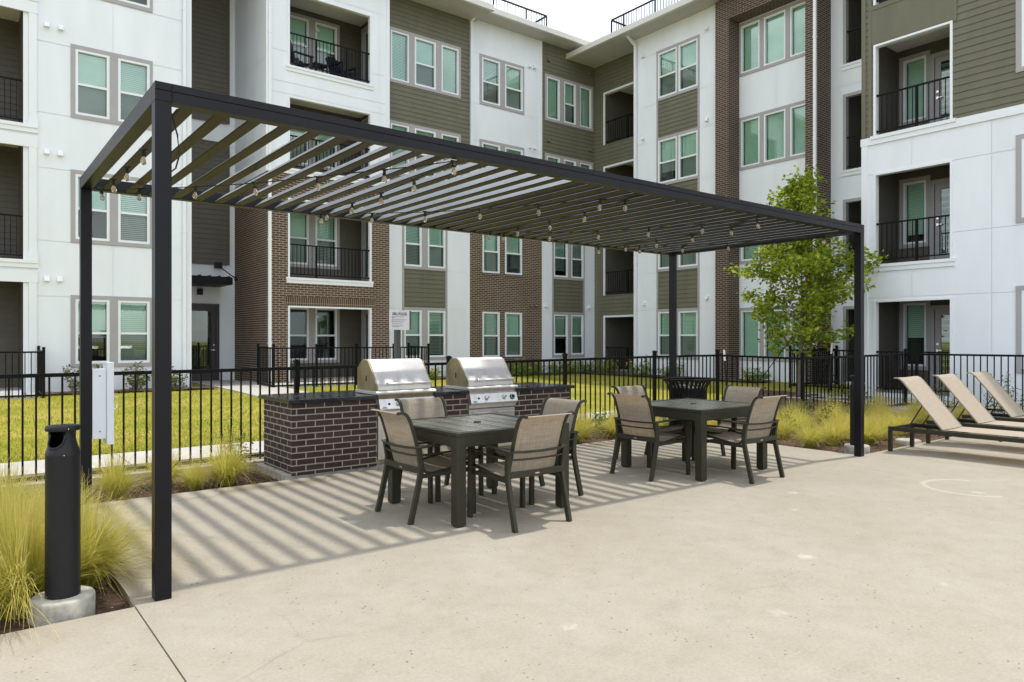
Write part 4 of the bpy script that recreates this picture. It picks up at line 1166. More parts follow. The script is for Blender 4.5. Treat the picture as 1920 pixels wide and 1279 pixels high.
# ------------------------------------------------------------------ grill island
isl = thing('grill_island', 'dark brick grill counter with black granite tops', 'counter', (4.0, 3.5, 0))
IX0, IX1, IY0, IY1, IZ = 1.97, 6.04, 3.07, 3.95, 0.815
G1, G2 = (2.985, 3.745), (4.27, 5.03)
for a, b in ((IX0, G1[0]), (G1[1], G2[0]), (G2[1], IX1)):
    mb = MB(); mb.box(a, b, IY0, IY1, 0.03, IZ); mb.build('brick_base', M['island_brick'], isl)
    mb = MB(); mb.box(a - (0.05 if a == IX0 else -0.0), b + (0.05 if b == IX1 else 0), IY0 - 0.045, IY1 + 0.05, IZ, IZ + 0.042); mb.build('countertop', M['granite'], isl, bevel=0.005)
for a, b in (G1, G2):
    mb = MB(); mb.box(a + 0.001, b - 0.001, IY0 + 0.55, IY1 - 0.001, 0.03, IZ); mb.build('brick_base', M['island_brick'], isl)
    mb = MB(); mb.box(a + 0.001, b - 0.001, IY0 + 0.52, IY1 + 0.05, IZ + 0.001, IZ + 0.042); mb.build('countertop', M['granite'], isl, bevel=0.003)
mb = MB(); mb.box(IX0 - 0.06, IX1 + 0.06, IY0 + 0.02, IY1 + 0.08, -0.12, 0.045); mb.build('footing', M['footing'], isl, bevel=0.01)

def grill(x0, x1, label, ring, patina):
    t = thing('gas_grill', label, 'grill', ((x0+x1)/2, 3.3, 0.82), 'stainless grills built into the brick counter')
    yb = IY0
    hood = MB(); e = 0.018
    # polygon in (y,z)
    prof = [(yb + 0.0, 0.905), (yb + 0.0, 0.955), (yb + 0.015, 0.985), (yb + 0.215, 1.245), (yb + 0.26, 1.268), (yb + 0.40, 1.268), (yb + 0.52, 1.16), (yb + 0.52, 0.905)]
    hood.prism(prof, x0 + 0.02, x1 - 0.02); hd = hood.build('hood', M['steel'], t, bevel=0.008, seg=3)
    for xa in (x0 + 0.004, x1 - 0.0195):
        s = MB(); s.prism([(y + (0.008 if y < yb + 0.3 else -0.004), z - (0.006 if z > 1.2 else 0)) for y, z in prof], xa, xa + 0.0155); s.build('hood_side', M['steel_stained'], hd)
    xm = x0 + 0.003
    s = MB(); s.box(xm - 0.004, xm + 0.004, yb + 0.27, yb + 0.285, 1.01, 1.075); s.build('hood_slot', M['rail_black'], hd)
    h = MB(); h.tube([(x0 + 0.12, yb - 0.055, 0.985), (x1 - 0.06, yb - 0.055, 0.985)], 0.0155, 14)
    for xx in (x0 + 0.14, x1 - 0.08): h.box(xx - 0.012, xx + 0.012, yb - 0.055, yb + 0.01, 0.967, 1.003)
    h.tube([(x0 + 0.115, yb - 0.055, 0.985), (x0 + 0.15, yb - 0.055, 0.985)], 0.021, 14)
    h.build('hood_handle', M['steel'], hd, bevel=0.002)
    b = MB(); b.prism([(yb - 0.05, 0.862), (yb - 0.055, 0.885), (yb - 0.03, 0.902), (yb + 0.52, 0.902), (yb + 0.52, 0.862)], x0 - 0.025, x1 + 0.025); b.build('drip_shelf', M['steel'], t, bevel=0.005)
    b = MB(); b.prism([(yb - 0.02, 0.815), (yb - 0.03, 0.86), (yb + 0.3, 0.86), (yb + 0.3, 0.815)], x0 + 0.002, x1 - 0.002); b.build('burner_box', M['steel_stained'] if patina else M['steel'], t)
    b = MB(); b.prism([(yb - 0.085, 0.695), (yb - 0.045, 0.812), (yb + 0.3, 0.812), (yb + 0.3, 0.665), (yb - 0.06, 0.665)], x0 + 0.003, x1 - 0.003); pn = b.build('control_panel', M['steel'], t, bevel=0.004)
    nrm = Vector((0, -0.117, 0.04)).normalized()
    def knob(fx, r, nm, mat, l):
        c = Vector((x0 + fx * (x1 - x0), yb - 0.066, 0.752))
        k = MB(); k.tube([c, c + nrm * l * 0.3, c + nrm * l], [r * 1.15, r * 1.1, r * 0.8], 18); return k.build(nm, mat, pn)
    kn = knob(0.17, 0.013, 'ignition_button', M['frame_black'], 0.012)
    for fx in (0.33, 0.70):
        knob(fx, 0.030, 'knob', M['steel'], 0.028)
        c = Vector((x0 + fx * (x1 - x0), yb - 0.066, 0.752)) + nrm * 0.036
        k = MB(); k.bar(c + Vector((-0.016, 0, -0.012)), c + Vector((0.016, 0, 0.012)), 0.014, 0.02); k.build('knob_grip', M['metal'], pn)
    if ring:
        c = Vector((x0 + 0.885 * (x1 - x0), yb - 0.066, 0.752)); k = MB()
        k.tube([c, c + nrm * 0.012], [0.040, 0.036], 20); k.build('timer_knob', M['frame_black'], pn)
        k = MB(); pts = []
        s1 = Vector((1, 0, 0)); s2 = nrm.cross(s1)
        k.tube([c + nrm * 0.014 + (s1 * math.cos(a) + s2 * math.sin(a)) * 0.029 for a in [2 * math.pi * i / 20 for i in range(21)]], 0.0065, 6); k.build('timer_ring', M['green_ring'], pn)
    # small maker's mark: a short embossed scribble of bars
    k = MB()
    for i, (dx, hh) in enumerate(((0.0, 0.010), (0.012, 0.02), (0.024, 0.012), (0.036, 0.018), (0.048, 0.011), (0.06, 0.007))):
        k.box(x0 + 0.035 + dx, x0 + 0.042 + dx, yb - 0.0835, yb - 0.078, 0.703, 0.703 + hh)
    k.build('emblem', M['sign_post'], pn)
    b = MB(); b.box(x0 + 0.003, x1 - 0.003, yb - 0.035, yb + 0.3, 0.625, 0.664); b.build('drip_tray', M['steel'], t, bevel=0.003)
    xmid = (x0 + x1) / 2
    for a, c2 in ((x0 + 0.01, xmid - 0.003), (xmid + 0.003, x1 - 0.01)):
        d = MB(); d.box(a, c2, yb - 0.02, yb + 0.005, 0.10, 0.605); dd = d.build('door', M['steel'], t, bevel=0.004)
        hm = MB(); hm.tube([(a + 0.05, yb - 0.05, 0.565), (c2 - 0.04, yb - 0.05, 0.565)], 0.009, 10)
        for xx in (a + 0.07, c2 - 0.06): hm.box(xx - 0.007, xx + 0.007, yb - 0.05, yb - 0.018, 0.558, 0.572)
        hm.build('handle', M['steel'], dd)
    f = MB(); f.box(x0 + 0.003, x1 - 0.003, yb + 0.006, yb + 0.5, 0.05, 0.62); f.build('cabinet', M['steel_stained'], t)
    return t
grill(*G1, 'left stainless grill with pale hood and heat-stained strip above its controls', False, True)
grill(*G2, 'right stainless grill with a green-ringed timer knob on its panel', True, False)

# ------------------------------------------------------------------ sign
sg = thing('sign', 'white GRILL POLICIES notice board on a slim grey post behind the counter', 'sign', (3.865, 4.15, 0))
mb = MB(); mb.box(3.83, 3.90, 4.14, 4.21, -0.1, 1.70); mb.build('post', M['sign_post'], sg, bevel=0.004)
mb = MB(); mb.box(3.715, 4.05, 4.118, 4.139, 1.645, 1.90); mb.build('backing_board', M['sign_back'], sg, bevel=0.002)
mb = MB(); mb.box(3.712, 4.017, 4.112, 4.1175, 1.64, 1.903); pnl = mb.build('panel', M['sign_white'], sg)
def text_mesh(body, size, x, z, y, mat, parent, sx=1.0):
    cu = bpy.data.curves.new('lettering', 'FONT'); cu.body = body; cu.size = size; cu.extrude = 0.0006; cu.offset = 0.0011; cu.align_x = 'CENTER'
    to = bpy.data.objects.new('tmp', cu); col.objects.link(to)
    bpy.context.view_layer.update()
    me = bpy.data.meshes.new_from_object(to.evaluated_get(bpy.context.evaluated_depsgraph_get()))
    bpy.data.objects.remove(to)
    off = Vector((0, 0, 0)); p = parent
    while p is not None: off += p.location; p = p.parent
    for v in me.vertices: v.co = Vector((v.co.x * sx + x, y - v.co.z, v.co.y + z)) - off
    me.materials.append(mat)
    o = bpy.data.objects.new('lettering', me); col.objects.link(o); o.parent = parent
    return o
text_mesh('GRILL POLICIES', 0.055, 3.866, 1.838, 4.111, M['ink'], pnl, 0.60)
mb = MB()
lines = [(1.815, 0.68), (1.803, 0.17), (1.778, 0.82), (1.757, 0.74), (1.744, 0.52), (1.718, 0.56), (1.692, 0.60), (1.680, 0.45)]
for z, wd in lines:
    x = 3.745
    while x < 3.745 + 0.26 * wd:
        l = rnd.uniform(0.008, 0.026); mb.box(x, x + l, 4.1105, 4.1119, z, z + 0.0045); x += l + 0.005
mb.build('small_print', M['ink'], pnl)

# ------------------------------------------------------------------ dining tables
def table(x0, x1, y0, y1, label):
    t = thing('dining_table', label, 'table', ((x0+x1)/2, (y0+y1)/2, 0), 'square slatted dining tables'); H = 0.755
    top = MB(); b = 0.07; zt = H
    top.box(x0, x1, y0, y0 + b, H - 0.03, zt); top.box(x0, x1, y1 - b, y1, H - 0.03, zt); top.box(x0, x0 + b, y0 + b, y1 - b, H - 0.03, zt); top.box(x1 - b, x1, y0 + b, y1 - b, H - 0.03, zt)
    tp = top.build('top_frame', M['olive_frame'], t, bevel=0.003)
    n = 11; w = (x1 - x0 - 2 * b) / n; sl_ = MB()
    for i in range(n): sl_.box(x0 + b + w * i + 0.0055, x0 + b + w * (i + 1) - 0.0055, y0 + b + 0.002, y1 - b - 0.002, H - 0.022, H - 0.002)
    sl_.build('tabletop_slats', M['table_top'], tp, bevel=0.003)
    c = MB(); c.lathe([(0.034, 0), (0.034, 0.006), (0.028, 0.009), (0.001, 0.009)], 20, ((x0+x1)/2, (y0+y1)/2, H - 0.002)); c.build('umbrella_hole_cap', M['bin_black'], tp)
    ap = MB(); z0 = H - 0.115
    ap.box(x0 + 0.092, x1 - 0.092, y0 + 0.002, y0 + 0.04, z0, H - 0.0305); ap.box(x0 + 0.092, x1 - 0.092, y1 - 0.04, y1 - 0.002, z0, H - 0.0305)
    ap.box(x0 + 0.002, x0 + 0.04, y0 + 0.092, y1 - 0.092, z0, H - 0.0305); ap.box(x1 - 0.04, x1 - 0.002, y0 + 0.092, y1 - 0.092, z0, H - 0.0305)
    ap.build('apron', M['olive_frame'], t, bevel=0.003)
    for lx in (x0 + 0.001, x1 - 0.091):
        for ly in (y0 + 0.001, y1 - 0.091):
            l = MB(); l.box(lx, lx + 0.09, ly, ly + 0.09, 0.012, H - 0.0308); l.box(lx + 0.01, lx + 0.08, ly + 0.01, ly + 0.08, 0.0, 0.012); l.build('leg', M['olive_frame'], t, bevel=0.005)
    return t
table(2.245, 3.455, 0.265, 1.42, 'dark bronze slatted table in front of the grills, nearer the camera')
table(5.32, 6.545, 0.235, 1.40, 'dark bronze slatted table in front of the trash can, farther from the camera')

# ------------------------------------------------------------------ sling dining chairs
def build_chair():
    t = thing('dining_chair', 'x', 'chair', (0, 0, 0), 'sling chairs round the dining tables')
    W = 0.285
    def sling_prof(): 
        # (y,z) from front lip to rolled top
        P = [(0.285, 0.405), (0.300, 0.425), (0.290, 0.442), (0.22, 0.437), (0.10, 0.418), (-0.02, 0.398), (-0.11, 0.390), (-0.17, 0.400), (-0.205, 0.432), (-0.225, 0.49), (-0.25, 0.58), (-0.28, 0.69), (-0.315, 0.80), (-0.345, 0.865), (-0.375, 0.897), (-0.41, 0.907), (-0.445, 0.903)]
        return P
    P = sling_prof()
    # smooth by Catmull-Rom
    Q = []
    for i in range(len(P) - 1):
        p0, p1, p2, p3 = P[max(0, i-1)], P[i], P[i+1], P[min(len(P)-1, i+2)]
        for k in range(3):
            u = k / 3
            Q.append(tuple(0.5 * ((2*p1[j]) + (-p0[j]+p2[j])*u + (2*p0[j]-5*p1[j]+4*p2[j]-p3[j])*u*u + (-p0[j]+3*p1[j]-3*p2[j]+p3[j])*u**3) for j in range(2)))
    Q.append(P[-1])
    mb = MB(); vs, fs = [], []; sw = 0.236; nx = 6
    for k, (y, z) in enumerate(Q):
        for i in range(nx + 1):
            a = -1 + 2 * i / nx; dip = 0.010 * (1 - a * a)
            yy, zz = (y, z - dip) if y > -0.15 else (y - dip * 0.8, z)
            vs.append((sw * a, yy, zz))
    for k in range(len(Q) - 1):
        for i in range(nx): a = k * (nx+1) + i; fs.append((a, a+1, a+nx+2, a+nx+1))
    mb.mesh(vs, fs, True); mb.build('sling', M['sling'], t, recalc=False)
    for s in (-1, 1):
        x = s * 0.250
        r = MB(); r.strip([(x, y, z) for y, z in Q[2:]], 0.024, 0.022); r.build('side_rail', M['olive_frame'], t, bevel=0.003)
        f = MB(); f.strip([(s*W, 0.275, 0.0), (s*W, 0.272, 0.3), (s*W, 0.265, 0.585), (s*W, 0.250, 0.612)], 0.032, 0.046); f.build('front_leg', M['olive_frame'], t, bevel=0.004)
        b = MB(); b.strip([(s*W, -0.345, 0.0), (s*W, -0.315, 0.12), (s*W, -0.272, 0.30), (s*W, -0.250, 0.40), (s*W, -0.246, 0.48), (s*W, -0.262, 0.585), (s*W, -0.268, 0.612)], 0.032, 0.046); b.build('rear_leg', M['olive_frame'], t, bevel=0.004)
        a = MB(); a.strip([(s*W, 0.295, 0.600), (s*W, 0.27, 0.622), (s*W, 0.15, 0.632), (s*W, -0.05, 0.628), (s*(W), -0.20, 0.622), (s*W, -0.295, 0.618)], 0.048, 0.016)
        a.strip([(s*W, 0.262, 0.555), (s*W, 0.10, 0.560), (s*W, -0.12, 0.556), (s*W, -0.25, 0.552)], 0.022, 0.014)
        a.build('armrest', M['olive_frame'], t, bevel=0.003)
    # bands wrapping behind the back (arm loop), seat rails
    lp = MB()
    lp.strip([(-W, -0.285, 0.618), (-W*0.6, -0.318, 0.614), (0, -0.330, 0.612), (W*0.6, -0.318, 0.614), (W, -0.285, 0.618)], 0.016, 0.036, (0, 0, 1))
    lp.strip([(-W, -0.262, 0.553), (-W*0.6, -0.292, 0.550), (0, -0.302, 0.549), (W*0.6, -0.292, 0.550), (W, -0.262, 0.553)], 0.014, 0.02, (0, 0, 1))
    lp.build('back_hoop', M['olive_frame'], t, bevel=0.003)
    cr = MB(); cr.strip([(-W, -0.262, 0.43), (0, -0.262, 0.425), (W, -0.262, 0.43)], 0.052, 0.018, (0, 0, 1)); crs = cr.build('rear_brace', M['olive_frame'], t, bevel=0.003)
    cr = MB(); cr.box(-0.022, 0.022, -0.2745, -0.2712, 0.420, 0.430); cr.build('maker_tag', M['metal'], crs)
    for s in (-1, 1):
        sr = MB(); sr.bar((s*0.262, 0.27, 0.385), (s*0.262, -0.25, 0.375), 0.02, 0.034); sr.build('seat_rail', M['olive_frame'], t, bevel=0.003)
    fr = MB(); fr.bar((-W, 0.262, 0.372), (W, 0.262, 0.372), 0.024, 0.034); fr.build('front_brace', M['olive_frame'], t, bevel=0.003)
    return t
ch0 = build_chair()
spots = [
    (2.36, 0.885, -90, 'tan sling chair on the left side of the near table, left of both grills'),
    (2.825, 0.235, 0, 'tan sling chair with its back to the camera at the near table'),
    (2.83, 1.43, 180, 'tan sling chair between the near table and the left grill'),
    (3.52, 0.83, 90, 'tan sling chair at the right end of the near table'),
    (5.27, 0.875, -90, 'tan sling chair on the left side of the far table'),
    (5.945, 0.20, 0, 'tan sling chair with its back to the camera at the far table'),
    (5.95, 1.47, 180, 'tan sling chair on the trash can side of the far table, half hidden'),
    (6.62, 0.85, 90, 'tan sling chair at the right end of the far table, nearest the leafy tree'),
]
for i, (x, y, a, lab) in enumerate(spots):
    c = ch0 if i == 0 else copy_tree(ch0)
    c.location = (x, y, 0); c.rotation_euler[2] = R(a); c['label'] = lab

# ------------------------------------------------------------------ trash can
tc = thing('trash_can', 'black slatted steel trash can with flared rim behind the far table', 'trash can', (0, 0, 0))
nb = 30
mb = MB()
for k in range(nb):
    a = 2 * math.pi * k / nb; c, s = math.cos(a), math.sin(a)
    prof = [(0.27, 0.06), (0.272, 0.4), (0.278, 0.70), (0.30, 0.79), (0.345, 0.86), (0.372, 0.895)]
    mb.strip([(r * c, r * s, z) for r, z in prof], 0.037, 0.006, (-s, c, 0))
mb.build('slats', M['rail_black'], tc)
mb = MB(); mb.tube([(0.376 * math.cos(2*math.pi*k/40), 0.376 * math.sin(2*math.pi*k/40), 0.898) for k in range(41)], 0.016, 8); mb.build('rim', M['rail_black'], tc)
mb = MB(); mb.lathe([(0.277, 0.05), (0.277, 0.09)], 36, caps=False); mb.build('band', M['rail_black'], tc, recalc=False)
mb = MB(); mb.lathe([(0.283, 0.69), (0.283, 0.73)], 36, caps=False); mb.build('band', M['rail_black'], tc, recalc=False)
mb = MB(); mb.lathe([(0.06, 0.0), (0.06, 0.05), (0.275, 0.052)], 30, caps=False); mb.build('pedestal', M['rail_black'], tc, recalc=False)
mb = MB(); mb.lathe([(0.255, 0.06), (0.258, 0.76), (0.24, 0.80), (0.236, 0.76), (0.236, 0.08), (0.001, 0.07)], 36, caps=False); mb.build('liner', M['bin_black'], tc, recalc=False)
tc.location = (8.02, 2.55, 0)

# ------------------------------------------------------------------ chaise loungers
def build_lounger():
    t = thing('chaise_lounge', 'x', 'lounger', (0, 0, 0), 'sling loungers at the bed edge')
    W = 0.33; Zf = 0.335
    for s in (-1, 1):
        r = MB(); r.box(s*W - 0.022, s*W + 0.022, -1.95, 0.0, Zf - 0.055, Zf); r.build('side_rail', M['olive_frame'], t, bevel=0.004)
        for y in (-0.022, -1.93):
            l = MB(); l.box(s*W - 0.023, s*W + 0.023, y - 0.024, y + 0.024, 0.0, Zf - 0.0555); l.build('leg', M['olive_frame'], t, bevel=0.004)
    e = MB()
    for y in (-0.035, -1.93): e.box(-W + 0.023, W - 0.023, y - 0.018, y + 0.018, Zf - 0.05, Zf - 0.005)
    for y in (-0.62, -1.3): e.box(-W + 0.023, W - 0.023, y - 0.012, y + 0.012, Zf - 0.07, Zf - 0.045)
    e.build('cross_rail', M['olive_frame'], t, bevel=0.003)
    d = MB(); d.box(-0.24, -0.21, -0.66, -0.1, Zf - 0.03, Zf - 0.01); d.box(0.21, 0.24, -0.66, -0.1, Zf - 0.03, Zf - 0.01); d.build('ratchet_rail', M['rail_black'], t)
    def ribbon(prof, nm, w, dip=0.01):
        mb = MB(); vs, fs = [], []; nx = 6
        for y, z in prof:
            for i in range(nx+1): a = -1 + 2*i/nx; vs.append((w*a, y, z - dip*(1-a*a)))
        for k in range(len(prof)-1):
            for i in range(nx): a = k*(nx+1)+i; fs.append((a, a+1, a+nx+2, a+nx+1))
        mb.mesh(vs, fs, True); return mb.build(nm, M['lounge_sling'], t, recalc=False)
    ribbon([(-1.94, Zf - 0.01)] + [(-1.93 + 0.13*k, Zf + 0.012) for k in range(10)] + [(-0.66, Zf + 0.012), (-0.65, Zf - 0.01)], 'seat_sling', 0.30)
    ang = R(51); hx, hz = -0.66, Zf + 0.015; L = 0.84
    bp = [(hx + L * u * math.cos(ang), hz + L * u * math.sin(ang)) for u in [0, 0.05, 0.25, 0.5, 0.75, 0.92]]
    yt, zt = bp[-1]; bp += [(yt + 0.035, zt + 0.032), (yt + 0.07, zt + 0.047), (yt + 0.115, zt + 0.045)]
    ribbon(bp, 'back_sling', 0.30, 0.006)
    for s in (-1, 1):
        r = MB(); r.strip([(s*0.305, y, z - 0.008) for y, z in bp], 0.022, 0.02); r.build('back_rail', M['lounge_frame'], t, bevel=0.003)
        ym, zm = hx + 0.42 * math.cos(ang), hz + 0.42 * math.sin(ang)
        p = MB(); p.bar((s*0.22, ym, zm - 0.02), (s*0.22, -0.20, Zf - 0.02), 0.014, 0.014); p.build('prop', M['olive_frame'], t)
    return t
M['lounge_frame'] = paint('lounger_back_frame', (0.30, 0.255, 0.19), 0.5)
lg = build_lounger()
for i, (x, lab) in enumerate(((9.40, 'beige sling lounger nearest the front right pergola post'), (10.59, 'beige sling lounger in the middle of the row of three'), (11.88, 'beige sling lounger farthest from the pergola, at the right edge'))):
    c = lg if i == 0 else copy_tree(lg)
    c.location = (x, 0.01, 0); c['label'] = lab

# ------------------------------------------------------------------ plants
def feather_mesh(seed, n, H, spread, wid=0.0026, base=0.06, lean=(0, 0), avoid=(), rings=()):
    """fountain of fine arching blades; 'avoid' lists (x, y, radius) uprights the blades bend round"""
    r = random.Random(seed); mb = MB(); made = 0; tries = 0
    while made < n and tries < n * 3:
        tries += 1
        a = r.uniform(0, 2 * math.pi); rb = base * math.sqrt(r.random()); out = r.random() ** 0.62
        L = H * r.uniform(0.6, 1.1); reach = spread * out * r.uniform(0.75, 1.2)
        dx, dy = math.cos(a), math.sin(a); p0 = Vector((rb * dx, rb * dy, -0.02)); q = r.random()
        px, py = -dy, dx; tw = r.uniform(-0.3, 0.3); wv = r.uniform(-0.03, 0.03)
        droop = out ** 1.3 * r.uniform(0.55, 1.12); seg = 7; pts = []
        for i in range(seg + 1):
            u = i / seg; rad = reach * (0.42 * u + 0.58 * u * u)
            h = L * (u * (1 - 0.12 * out) - droop * 0.80 * u ** 2.3)
            pts.append(p0 + Vector((dx * rad + px * (tw * reach * u * u + wv * u) + lean[0] * u * u, dy * rad + py * (tw * reach * u * u + wv * u) + lean[1] * u * u, max(h, 0.01 * u))))
        if any((p.x - ax) ** 2 + (p.y - ay) ** 2 < ar * ar for p in pts for ax, ay, ar in avoid): continue
        made += 1
        w = wid * r.uniform(0.7, 1.3); sd = Vector((px, py, 0)); sd = (sd + Vector((r.uniform(-.6, .6), r.uniform(-.6, .6), 0))).normalized()
        for i in range(seg):
            w0 = w * (1 - 0.85 * (i / seg)); w1 = w * (1 - 0.85 * ((i + 1) / seg))
            mb.face([pts[i] - sd * w0, pts[i] + sd * w0, pts[i+1] + sd * w1, pts[i+1] - sd * w1], [(q, i/seg), (q, i/seg), (q, (i+1)/seg), (q, (i+1)/seg)], True)
    return mb
def cam_px(x, y, z=0):
    c, s = math.cos(R(YAW)), math.sin(R(YAW)); dx, dy = x - CAMX, y - CAMY; d = dx * c + dy * s; rr = dx * s - dy * c
    return 960 + FPX * rr / d, 637.9 - FPX * (z - 1.5) / d
small = [feather_mesh(31 + i, 950, 0.52, 0.42, 0.0026, 0.06) for i in range(4)]
protoS = [m.build('feather_grass_clump', M['feather'], recalc=False) for m in small]
used = set()
UPR = [(-0.43, 0.19, 0.165), (0.045, 0.045, 0.09), (0.045, 3.085, 0.09)]
def tuft(kind, x, y, s, label):
    if kind == 'b':
        m = feather_mesh(int(1000 + 37 * x + 91 * y), 1700, 0.76 * s, 0.68 * s, 0.0027, 0.10, avoid=[(ax - x, ay - y, ar) for ax, ay, ar in UPR])
        o = m.build('feather_grass_clump', M['feather'], recalc=False); o.location = (x, y, -0.03)
    else:
        i = rnd.randrange(len(protoS)); o = protoS[i]
        if i in used: o = o.copy(); col.objects.link(o)
        used.add(i)
        o.location = (x, y, -0.03); o.scale = (s * rnd.uniform(0.92, 1.08), s * rnd.uniform(0.92, 1.08), s * rnd.uniform(0.92, 1.1)); o.rotation_euler[2] = rnd.uniform(0, 6.28)
    tag(o, label, 'grass clump', 'feather grass clumps in the planting beds', 'thing')
T_ = [
 ('b', -0.62, 0.42, 1.0, 'large feathery grass clump directly left of the near cigarette receptacle'),
 ('b', -0.28, 0.72, 0.92, 'bushy feathery grass clump spilling onto the slab between receptacle and pergola post'),
 ('b', -0.98, 0.62, 1.05, 'tall feathery grass clump cut by the left edge of the photo, lowest one'),
 ('b', -0.62, 1.15, 1.0, 'feathery grass clump behind the near receptacle, second row'),
 ('b', -1.08, 1.45, 1.0, 'feathery grass clump at the left edge, second row from the front'),
 ('b', -0.32, 1.75, 0.85, 'feathery grass clump in front of the rear left pergola post'),
 ('b', -0.82, 2.2, 0.95, 'feathery grass clump midway between the left slab edge and the fence'),
 ('s', -1.35, 2.6, 1.15, 'feathery grass clump at the left edge just below the fence'),
 ('s', -0.55, 3.1, 1.1, 'straw-tipped grass clump left of the rear left pergola post, near the fence'),
 ('s', -1.1, 3.6, 1.1, 'small grass clump at the fence foot near the left edge'),
 ('s', 0.33, 3.38, 1.0, 'grass clump below the pale grey cabinet'),
 ('s', 0.85, 3.72, 1.0, 'grass clump seen beside the front left pergola post, by the kerb strip'),
 ('s', 1.40, 3.44, 1.12, 'rounded grass clump between the front left post and the brick counter'),
 ('s', 1.05, 3.35, 0.72, 'low sparse grass clump at the slab edge left of the brick counter'),
 ('s', 6.45, 3.42, 1.05, 'grass clump just right of the brick counter end'),
 ('s', 6.95, 3.75, 1.1, 'grass clump behind the near table, in front of the fence post'),
 ('s', 7.35, 3.45, 0.95, 'grass clump left of the trash can'),
 ('s', 8.25, 3.4, 0.9, 'grass clump behind the trash can'),
 ('s', 8.85, 2.75, 0.9, 'grass clump seen between the chairs of the far table'),
 ('s', 9.15, 3.3, 1.0, 'grass clump behind the far table and near the fence'),
 ('s', 8.72, 1.75, 1.0, 'grass clump right of the far table, closest to the slab corner'),
 ('s', 8.80, 0.98, 1.0, 'bright grass clump left of the front right pergola post'),
 ('s', 9.35, 0.95, 1.0, 'grass clump just right of the front right pergola post'),
 ('s', 9.35, 1.75, 1.0, 'grass clump behind the small green shrub'),
 ('s', 9.95, 1.15, 1.0, 'grass clump behind the head of the first lounger'),
 ('s', 10.2, 1.95, 1.05, 'grass clump in the second row behind the first lounger'),
 ('s', 10.85, 1.35, 1.0, 'grass clump between the first and second lounger backs'),
 ('s', 11.2, 2.1, 1.0, 'grass clump against the fence behind the loungers'),
 ('s', 11.9, 1.4, 1.0, 'grass clump behind the second lounger'),
 ('s', 12.6, 1.9, 1.0, 'grass clump in front of the dense fence run'),
 ('s', 12.9, 1.2, 1.0, 'grass clump between the second and third lounger backs'),
 ('s', 13.7, 1.6, 1.0, 'grass clump behind the third lounger, near the corner fence post'),
 ('s', 14.3, 0.9, 1.0, 'grass clump at the right fence run behind the third lounger'),
 ('s', 9.75, 0.62, 1.1, 'grass clump at the slab edge under the first lounger head'),
 ('s', 9.6, 2.2, 1.25, 'tall grass clump in the back row behind the front right post'),
 ('s', 10.45, 0.75, 1.05, 'grass clump between the front legs of the first two loungers'),
 ('s', 10.65, 2.35, 1.2, 'back-row grass clump behind the first lounger, at the dense fence run'),
 ('s', 11.3, 0.85, 1.1, 'grass clump behind the head of the second lounger'),
 ('s', 11.7, 2.15, 1.2, 'back-row grass clump behind the second lounger'),
 ('s', 12.25, 0.75, 1.1, 'grass clump behind the head of the third lounger'),
 ('s', 13.2, 0.6, 1.1, 'grass clump beyond the third lounger, front row'),
 ('s', 13.3, 2.1, 1.2, 'back-row grass clump near the corner fence post'),
 ('s', 8.95, 2.35, 1.1, 'grass clump behind the chair at the right end of the far table'),
 ('s', 8.68, 2.7, 0.9, 'small grass clump at the slab edge right of the trash can'),
 ('s', 6.55, 3.85, 0.95, 'back-row grass clump at the kerb right of the brick counter'),
 ('s', 7.75, 3.75, 1.0, 'back-row grass clump directly behind the trash can'),
 ('s', 10.2, 3.3, 0.9, 'grass clump at the fence corner behind the far right chair'),
]
for a in T_: tuft(*a)

def leaf_face(mb, c, size, r, ratio=0.5, up=0.6):
    d = Vector((r.gauss(0, 1), r.gauss(0, 1), r.gauss(0, 0.6))).normalized(); n = Vector((r.gauss(0, 0.7), r.gauss(0, 0.7), up)).normalized()
    s = d.cross(n).normalized(); n = s.cross(d).normalized(); q = r.random()
    L = size * r.uniform(0.7, 1.25); w = L * ratio * 0.5
    t = c + d * L - n * L * 0.18; m = c + d * L * 0.48
    uv = [(q, 0), (q, .5), (q, 1), (q, .5)]
    mb.face([c, m + s * w + n * w * 0.25, t], [(q, 0), (q, .5), (q, 1)]); mb.face([c, t, m - s * w + n * w * 0.25], [(q, 0), (q, 1), (q, .5)])

